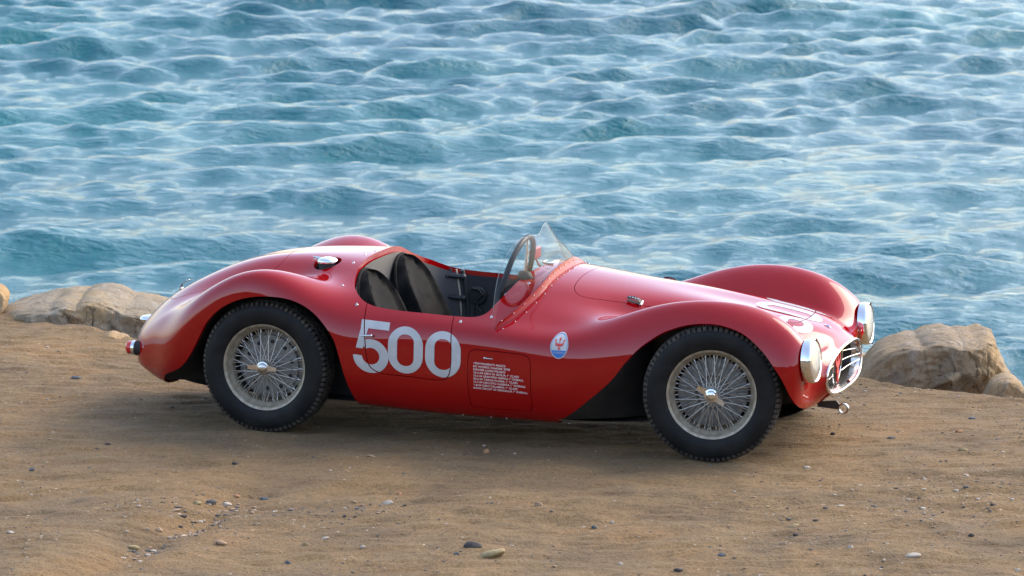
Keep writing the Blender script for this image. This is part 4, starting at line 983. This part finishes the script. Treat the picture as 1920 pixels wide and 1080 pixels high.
mb.add(fl_+[(a, b, c-.06) for a, b, c in fl_], [(i, (i+1) % 40, 40+(i+1) % 40, 40+i) for i in range(40)]+[tuple(range(40, 80))]); mb.build('filler_well', M['black'], ff)
# bonnet and boot straps: perforated steel springs
def strap(name, x_, y_, parent, yaw, L=.075):
    p, n_ = surf_at(x_, y_, 'top'); s_ = empty(name, parent); mb = MB(); prof = [(-.5, .020), (-.3, .025), (.0, .027), (.3, .024), (.45, .016), (.5, .004)]
    V = []; 
    for a, hh in prof:
        for w in (-1, 1):
            V.append((a*L, w*.011, hh)); V.append((a*L, w*.011, hh-.002))
    F = []
    for i in range(len(prof)-1):
        b = i*4; F += [(b, b+4, b+6, b+2), (b+1, b+3, b+7, b+5), (b, b+1, b+5, b+4), (b+2, b+6, b+7, b+3)]
    F += [(0, 2, 3, 1), (len(V)-4, len(V)-3, len(V)-1, len(V)-2)]
    mb.add(V, F, False); sp = mb.build('strap_blade', M['darkmetal'], s_)
    for i in range(4):
        m2_ = MB(); m2_.lathe([(0, .0012), (.0045-.0004*i, .0008), (.0045-.0004*i, -.004), (0, -.004)], 10, 'z', ((.25-.19*i)*L, 0, .0260+.0004*i)); m2_.build('strap_hole', M['white'] if False else M['steel'], s_)
    mb = MB(); mb.tube([(.5*L, -.015, .006), (.5*L, .015, .006)], .006, 8); mb.ball((.5*L, -.013, .006), .0070, 6); mb.build('strap_pin', M['steel'], s_)
    mb = MB(); mb.box((0, 0, .001), (L*.95, .016, .002)); mb.build('strap_base', M['darkmetal'], s_)
    s_.location = p; s_.rotation_mode = 'QUATERNION'; q = Vector((0, 0, 1)).rotation_difference(Vector(n_)); s_.rotation_quaternion = q @ Matrix.Rotation(yaw, 3, 'Z').to_quaternion(); return s_
strap('bonnet_strap', .660, -.325, CAR, R(-4)); strap('bonnet_strap', .660, .325, CAR, R(4)); strap('boot_strap', -1.838, -.02, CAR, R(180))
# lamps
def headlight(sg):
    h = empty('headlight', CAR, (1.619, sg*.577, .490)); h.rotation_euler = (0, R(-3), R(2*sg)); r = .107
    mb = MB(); mb.lathe([(r*.98, -.026), (r*1.0, -.018), (r*1.01, -.006), (r*1.01, .008), (r*.985, .017), (r*.94, .021), (r*.90, .018), (r*.90, .008)], 56, 'x'); mb.build('bezel', M['chrome'], h)
    mb = MB(); mb.lathe([(r*.90, .012)]+[(r*.90*math.cos(t), .012+.018*math.sin(t)) for t in np.linspace(.15, 1.5, 9)]+[(0, .030)], 56, 'x'); mb.build('lens', M['lampglass'], h)
    for a in (R(88), R(-88)):
        mb = MB(); mb.ball((.026, r*.95*math.cos(a), r*.95*math.sin(a)), .005, 5); mb.build('bezel_screw', M['darkmetal'], h)
headlight(-1); headlight(1)
def tail_lamp(sg):
    t = empty('tail_lamp', CAR, (-1.985, sg*.300, .315)); t.rotation_euler = (0, 0, 0); 
    mb = MB(); mb.lathe([(.0385, .02), (.0385, -.018), (.036, -.020)], 32, 'x'); mb.build('gasket', M['black'], t)
    mb = MB(); mb.lathe([(.033, -.018), (.037, -.019), (.037, -.036), (.034, -.038)], 32, 'x'); mb.build('ring', M['chrome'], t)
    mb = MB(); mb.lathe([(.034, -.037), (.0335, -.060), (.026, -.067), (0, -.069)], 32, 'x'); mb.build('lens', M['lens'], t)
    t.location.x = -1.992
tail_lamp(-1); tail_lamp(1)
mb = MB(); mb.ball((-2.062, 0, .418), (.052, .05, .020), 12); mb.build('plate_lamp', M['chrome'], CAR)
# nose: chrome ring, duct, bars, oval with trident
ring = SURF[-1]; pts = []; 
lo_ = [ring[0]*(1-t)+ring[-1]*t for t in np.linspace(0, 1, 14)[1:-1]]
mouth = np.vstack([ring[::4], np.array(lo_)[::-1]]); ctr = mouth.mean(0)
gr = empty('grille', CAR)
def resamp(P, n):
    d = np.r_[0, np.cumsum(np.linalg.norm(np.diff(np.vstack([P, P[:1]]), axis=0), axis=1))]; Q = np.vstack([P, P[:1]]); t = np.linspace(0, d[-1], n, endpoint=False); return np.array([np.interp(t, d, Q[:, k]) for k in range(3)]).T
mo = resamp(mouth, 90)
for _ in range(3): mo = (np.roll(mo, 1, 0)+2*mo+np.roll(mo, -1, 0))/4
mb = MB(); mb.tube(mo+np.array([.002, 0, 0]), .0075, 10, True); mb.build('grille_surround', M['chrome'], gr)
V = []; 
for dx_, s in ((0, .985), (-.040, .90), (-.12, .86)):
    for p in mo: V.append((p[0]+dx_, ctr[1]+(p[1]-ctr[1])*s, ctr[2]+(p[2]-ctr[2])*s))
F = [(k*90+i, k*90+(i+1) % 90, (k+1)*90+(i+1) % 90, (k+1)*90+i) for k in (0, 1) for i in range(90)]
mb = MB(); mb.add(V, F); dct = mb.build('duct', [M['steel'], M['darkmetal']], gr); dct.data.polygons.foreach_set('material_index', [0]*90+[1]*90)
mb = MB(); mb.add([(p[0]-.10, p[1], p[2]) for p in mo], [tuple(range(90))], False); mb.build('radiator', M['black'], gr)
for z0, z1 in ((.428, .402), (.383, .374), (.332, .344)):
    for sg in (-1, 1):
        mb = MB(); mb.tube([(1.607+.030*t*t, sg*(.088+.262*t), z0*(1-t)+z1*t) for t in np.linspace(0, 1, 8)], .0034, 8); mb.build('grille_bar', M['chrome'], gr)
ov = [(1.607+.010*math.sin(a), .088*math.cos(a), .380+.106*math.sin(a)) for a in np.linspace(0, 2*math.pi, 48, endpoint=False)]
mb = MB(); mb.tube(ov, .0042, 8, True); mb.build('grille_oval', M['chrome'], gr)
def prism(out, x0, th, mtl, name, parent):
    n_ = len(out); V = [(x0, a, b) for a, b in out]+[(x0-th, a, b) for a, b in out]; mb = MB(); mb.add(V, [tuple(range(n_)), tuple(range(2*n_-1, n_-1, -1))]+[(i, n_+i, n_+(i+1) % n_, (i+1) % n_) for i in range(n_)], False); return mb.build(name, mtl, parent)
tr_ = [(0, .49), (-.010, .455), (-.006, .452), (-.008, .395), (-.020, .395), (-.028, .41), (-.030, .445), (-.026, .452), (-.034, .478), (-.042, .445), (-.038, .44), (-.040, .40), (-.030, .372), (-.012, .360), (-.012, .345), (-.018, .340), (-.018, .330), (-.008, .326), (-.009, .290), (0, .268)]
tr_ = tr_+[(-a, b) for a, b in tr_[-2:0:-1]]
prism([(a*1.25, .378+(b-.379)*.88) for a, b in tr_], 1.612, .008, M['badgered'], 'trident', gr)
mb = MB(); p, n_ = surf_at(1.560, -.018, 'top'); 
mb.box((0, 0, .002), (.034, .020, .004), bev=.001); nb2 = mb.build('nose_emblem', M['chrome'], CAR); nb2.location = p; nb2.rotation_mode = 'QUATERNION'; nb2.rotation_quaternion = Vector(n_).to_track_quat('Z', 'X')
mb = MB(); mb.box((0, 0, .0045), (.018, .012, .002)); e_ = mb.build('emblem_enamel', M['blue'], nb2)
# towing eye and bracket
te = empty('towing_bracket', CAR); mb = MB(); V = [(1.55, -.17, .215), (1.645, -.17, .225), (1.662, -.17, .205), (1.655, -.17, .182), (1.55, -.17, .190)]
V2_ = V+[(a, b+.012, c) for a, b, c in V]; mb.add(V2_, [(0, 1, 2, 3, 4), (9, 8, 7, 6, 5)]+[(i, 5+i, 5+(i+1) % 5, (i+1) % 5) for i in range(5)], False); mb.build('bracket_plate', M['darkmetal'], te)
mb = MB(); mb.tube([(1.682+.023*math.cos(a), -.172, .188+.023*math.sin(a)) for a in np.linspace(0, 6.283, 24, endpoint=False)], .0055, 8, True); mb.build('towing_eye', M['steel'], te)
# sill studs
for x_ in (-.12, .03, .11, .43):
    p = SURF[np.abs(SURF[:, 14, 0]-x_).argmin(), 14]; mb = MB(); mb.ball(p+np.array([0, -.002, -.002]), .0035, 5); mb.build('stud', M['steel'], CAR)

# ---- wheels
def tyre_meshes():
    mb = MB(); Rr = .334; prof = [(.214, -.060), (.222, -.070), (.240, -.0765), (.262, -.0800), (.285, -.0790), (.303, -.0745), (.315, -.0680), (.322, -.0600), (.325, -.04), (.326, 0), (.325, .04), (.322, .06), (.315, .068), (.303, .0745), (.285, .079), (.262, .08), (.240, .0765), (.222, .070), (.214, .060)]
    P = dense(prof, 4, False); P = [tuple(p) for p in P]; mb.lathe(P, 128, 'y')
    carc = mb.mesh('tyre', M['rubber'])
    mb = MB(); NB = 76
    def blk(a0, a1, y0, y1, r0, r1, skew=0):
        V = []
        for a, y_, r_ in ((a0, y0, r0), (a1, y0, r0), (a1+skew, y1, r1), (a0+skew, y1, r1)): 
            for rr_ in (r_-.012, r_): V.append((rr_*math.cos(a), y_, rr_*math.sin(a)))
        mb.add(V, [(1, 3, 5, 7), (0, 6, 4, 2), (0, 2, 3, 1), (2, 4, 5, 3), (4, 6, 7, 5), (6, 0, 1, 7)], False)
    rg = random.Random(3)
    for i in range(NB):
        a = 2*math.pi*i/NB; da = 2*math.pi/NB
        for sg in (-1, 1):
            # shoulder block with a leg running down the sidewall
            blk(a, a+da*.66, sg*.046, sg*.0665, .3335, .3265); 
            V = []; 
            for aa in (a, a+da*.60):
                for y_, r_ in ((.0665, .3265), (.0735, .3120), (.069, .310), (.060, .318)): V.append((r_*math.cos(aa), sg*y_, r_*math.sin(aa)))
            mb.add(V, [(0, 1, 5, 4), (1, 2, 6, 5), (0, 3, 2, 1), (4, 5, 6, 7), (0, 4, 7, 3)], False)
        for yy in (-.030, -.010, .010, .030):
            off = da*.5*(int(abs(yy)*50) % 2); blk(a+off, a+off+da*.8, yy-.007, yy+.007, .3345, .3345, da*.2)
    tread = mb.mesh('tread', M['tread']); return carc, tread
TY, TR = tyre_meshes()
def rim_mesh():
    mb = MB(); prof = [(.212, -.064), (.2175, -.066), (.2185, -.060), (.2165, -.056), (.211, -.055), (.207, -.050), (.205, -.036), (.197, -.030), (.190, -.024), (.188, -.01), (.188, .012), (.194, .022), (.205, .032), (.207, .052), (.2165, .056), (.2185, .060), (.215, .065), (.205, .060), (.195, .03), (.184, .014), (.184, -.012), (.190, -.030), (.200, -.040), (.2025, -.052), (.206, -.060)]
    mb.lathe(prof, 96, 'y', closed=True); return mb.mesh('rim', M['rim'], 50)
RM = rim_mesh()
def spoke_mesh(p, q, r=.0017):
    mb = MB(); p = np.array(p); q = np.array(q); mb.tube([p, q], r, 5); mb.tube([q-(q-p)/np.linalg.norm(q-p)*.016, q], .0032, 5); return mb.mesh('spoke', M['spoke'])
def sp(ah, yh, rh, arim, yr_, rr_): return spoke_mesh((rh*math.cos(ah), yh, rh*math.sin(ah)), (rr_*math.cos(arim), yr_, rr_*math.sin(arim)))
SPK = [sp(0, -.058, .033, R(34), -.016, .187), sp(0, -.058, .033, -R(34), -.016, .187), sp(0, .045, .046, R(28), .004, .184), sp(0, .045, .046, -R(28), .004, .184)]
def wheel(x_, y_, sg, kind, ear, steer=0.0, detail=True):
    w = empty('wheel', CAR, (x_, y_, .322)); w.rotation_euler = (0, 0, steer if sg < 0 else math.pi+steer); w['label'] = {'rear': 'rear wire wheel with drilled brake disc', 'front': 'front wire wheel with finned brake drum'}[kind]
    t = link('tyre', TY, w); t2 = link('tread', TR, w); link('rim', RM, w)
    if detail:
        for k in range(20):
            for q, me in enumerate(SPK):
                o = link('spoke', me, w); o.rotation_euler = (0, R(18*k+(9 if q in (1, 3) else 0)+(4 if q > 1 else 0)), 0)
    mb = MB(); mb.lathe([(0, -.060), (.030, -.060), (.036, -.056), (.036, -.050), (.028, -.044), (.028, .03), (.052, .040), (.058, .046), (.058, .054), (.0, .054)], 40, 'y'); mb.build('hub', M['rim'], w)
    # two-eared knock-off nut
    kn = empty('knock_off_nut', w, (0, -.058, 0)); kn.rotation_euler = (0, ear, 0)
    mb = MB(); mb.lathe([(0, -.034), (.010, -.0335), (.0165, -.031), (.019, -.028), (.0205, -.024), (.027, -.022), (.030, -.015), (.030, .002), (0, .002)], 36, 'y')
    for s in (-1, 1):
        V = []; 
        for r_, hw, y0, y1 in ((.020, .013, -.021, -.008), (.040, .010, -.024, -.013), (.058, .0085, -.031, -.021), (.064, .006, -.032, -.024)):
            for a, b in ((-hw, y0), (hw, y0), (hw, y1), (-hw, y1)): V.append((s*r_, b, a))
        F = []
        for i in range(3):
            for k in range(4): F.append((i*4+k, i*4+(k+1) % 4, i*4+4+(k+1) % 4, i*4+4+k))
        F += [(0, 3, 2, 1), (12, 13, 14, 15)]; mb.add(V, F, False)
    kme = mb.mesh('nut', M['chrome'] if kind == 'front' else M['steel']); ko = link('nut', kme, w); ko.scale = (1.2, 1.2, 1.2); ko.location = (0, -.060, 0); ko.rotation_euler = (0, ear, 0)
    bpy.data.objects.remove(kn)
    if kind == 'front':
        mb = MB(); n_ = 28; mb.lathe([(0, .030), (.075, .020), (.085, .000), (.100, .000), (.168, .010), (.172, .016), (.172, .100), (0, .10)], 56, 'y')
        for i in range(n_):
            a = 2*math.pi*i/n_; V = []
            for r_, wd, hh in ((.088, .010, -.004), (.12, .0125, -.010), (.15, .0135, -.010), (.170, .009, .000)):
                for s, h2 in ((-1, .012), (-.55, hh), (.55, hh), (1, .012)): aa = a+s*wd/r_*.62; V.append((r_*math.cos(aa), h2, r_*math.sin(aa)))
            mb.add(V, [(k*4+j, k*4+j+1, (k+1)*4+j+1, (k+1)*4+j) for k in range(3) for j in range(3)]+[(12, 13, 14, 15), (0, 3, 2, 1)], True)
        mb.build('brake_drum', M['alu'], w)
    else:
        mb = MB(); mb.lathe([(0, .012), (.10, .012), (.150, .016), (.152, .022), (.152, .030), (.168, .032), (.168, .10), (0, .10)], 64, 'y'); dr = mb.build('brake_drum', M['alu'], w)
        mb = MB(); mb.lathe([(0, -.0012), (.0105, -.0012), (.0105, .004), (0, .004)], 14, 'y'); hm = mb.mesh('drilled_hole', M['black'])
        for i in range(10):
            a = 2*math.pi*(i+.3)/10; o = link('drilled_hole', hm, dr); o.location = (.120*math.cos(a), .0132, .120*math.sin(a))
        mb = MB()
        for i in range(64): 
            a = 2*math.pi*i/64; mb.box((.172*math.cos(a), .05, .172*math.sin(a)), (.006, .03, .007), rot=[[math.cos(a), 0, -math.sin(a)], [0, 1, 0], [math.sin(a), 0, math.cos(a)]])
        mb.build('drum_fins', M['darkmetal'], w)
    return w
wheel(-1.158, -.607, -1, 'rear', R(2)); wheel(1.150, -.652, -1, 'front', R(32), R(9))
wheel(-1.158, .607, 1, 'rear', R(40), 0, False); wheel(1.150, .652, 1, 'front', R(10), R(9), False)
mb = MB(); mb.tube([(-1.158, -.55, .322), (-1.158, .55, .322)], .035, 12); mb.ball((-1.158, 0, .32), .12, 10); mb.build('rear_axle', M['darkmetal'], CAR)
mb = MB(); mb.tube([(1.150, -.58, .29), (1.12, -.3, .24), (1.10, .0, .24), (1.12, .3, .24), (1.150, .58, .29)], .018, 10); mb.tube([(1.14, -.56, .37), (1.13, -.34, .36)], .013); mb.tube([(1.25, -.56, .27), (1.42, -.40, .24)], .014); mb.build('suspension_arm', M['darkmetal'], CAR)
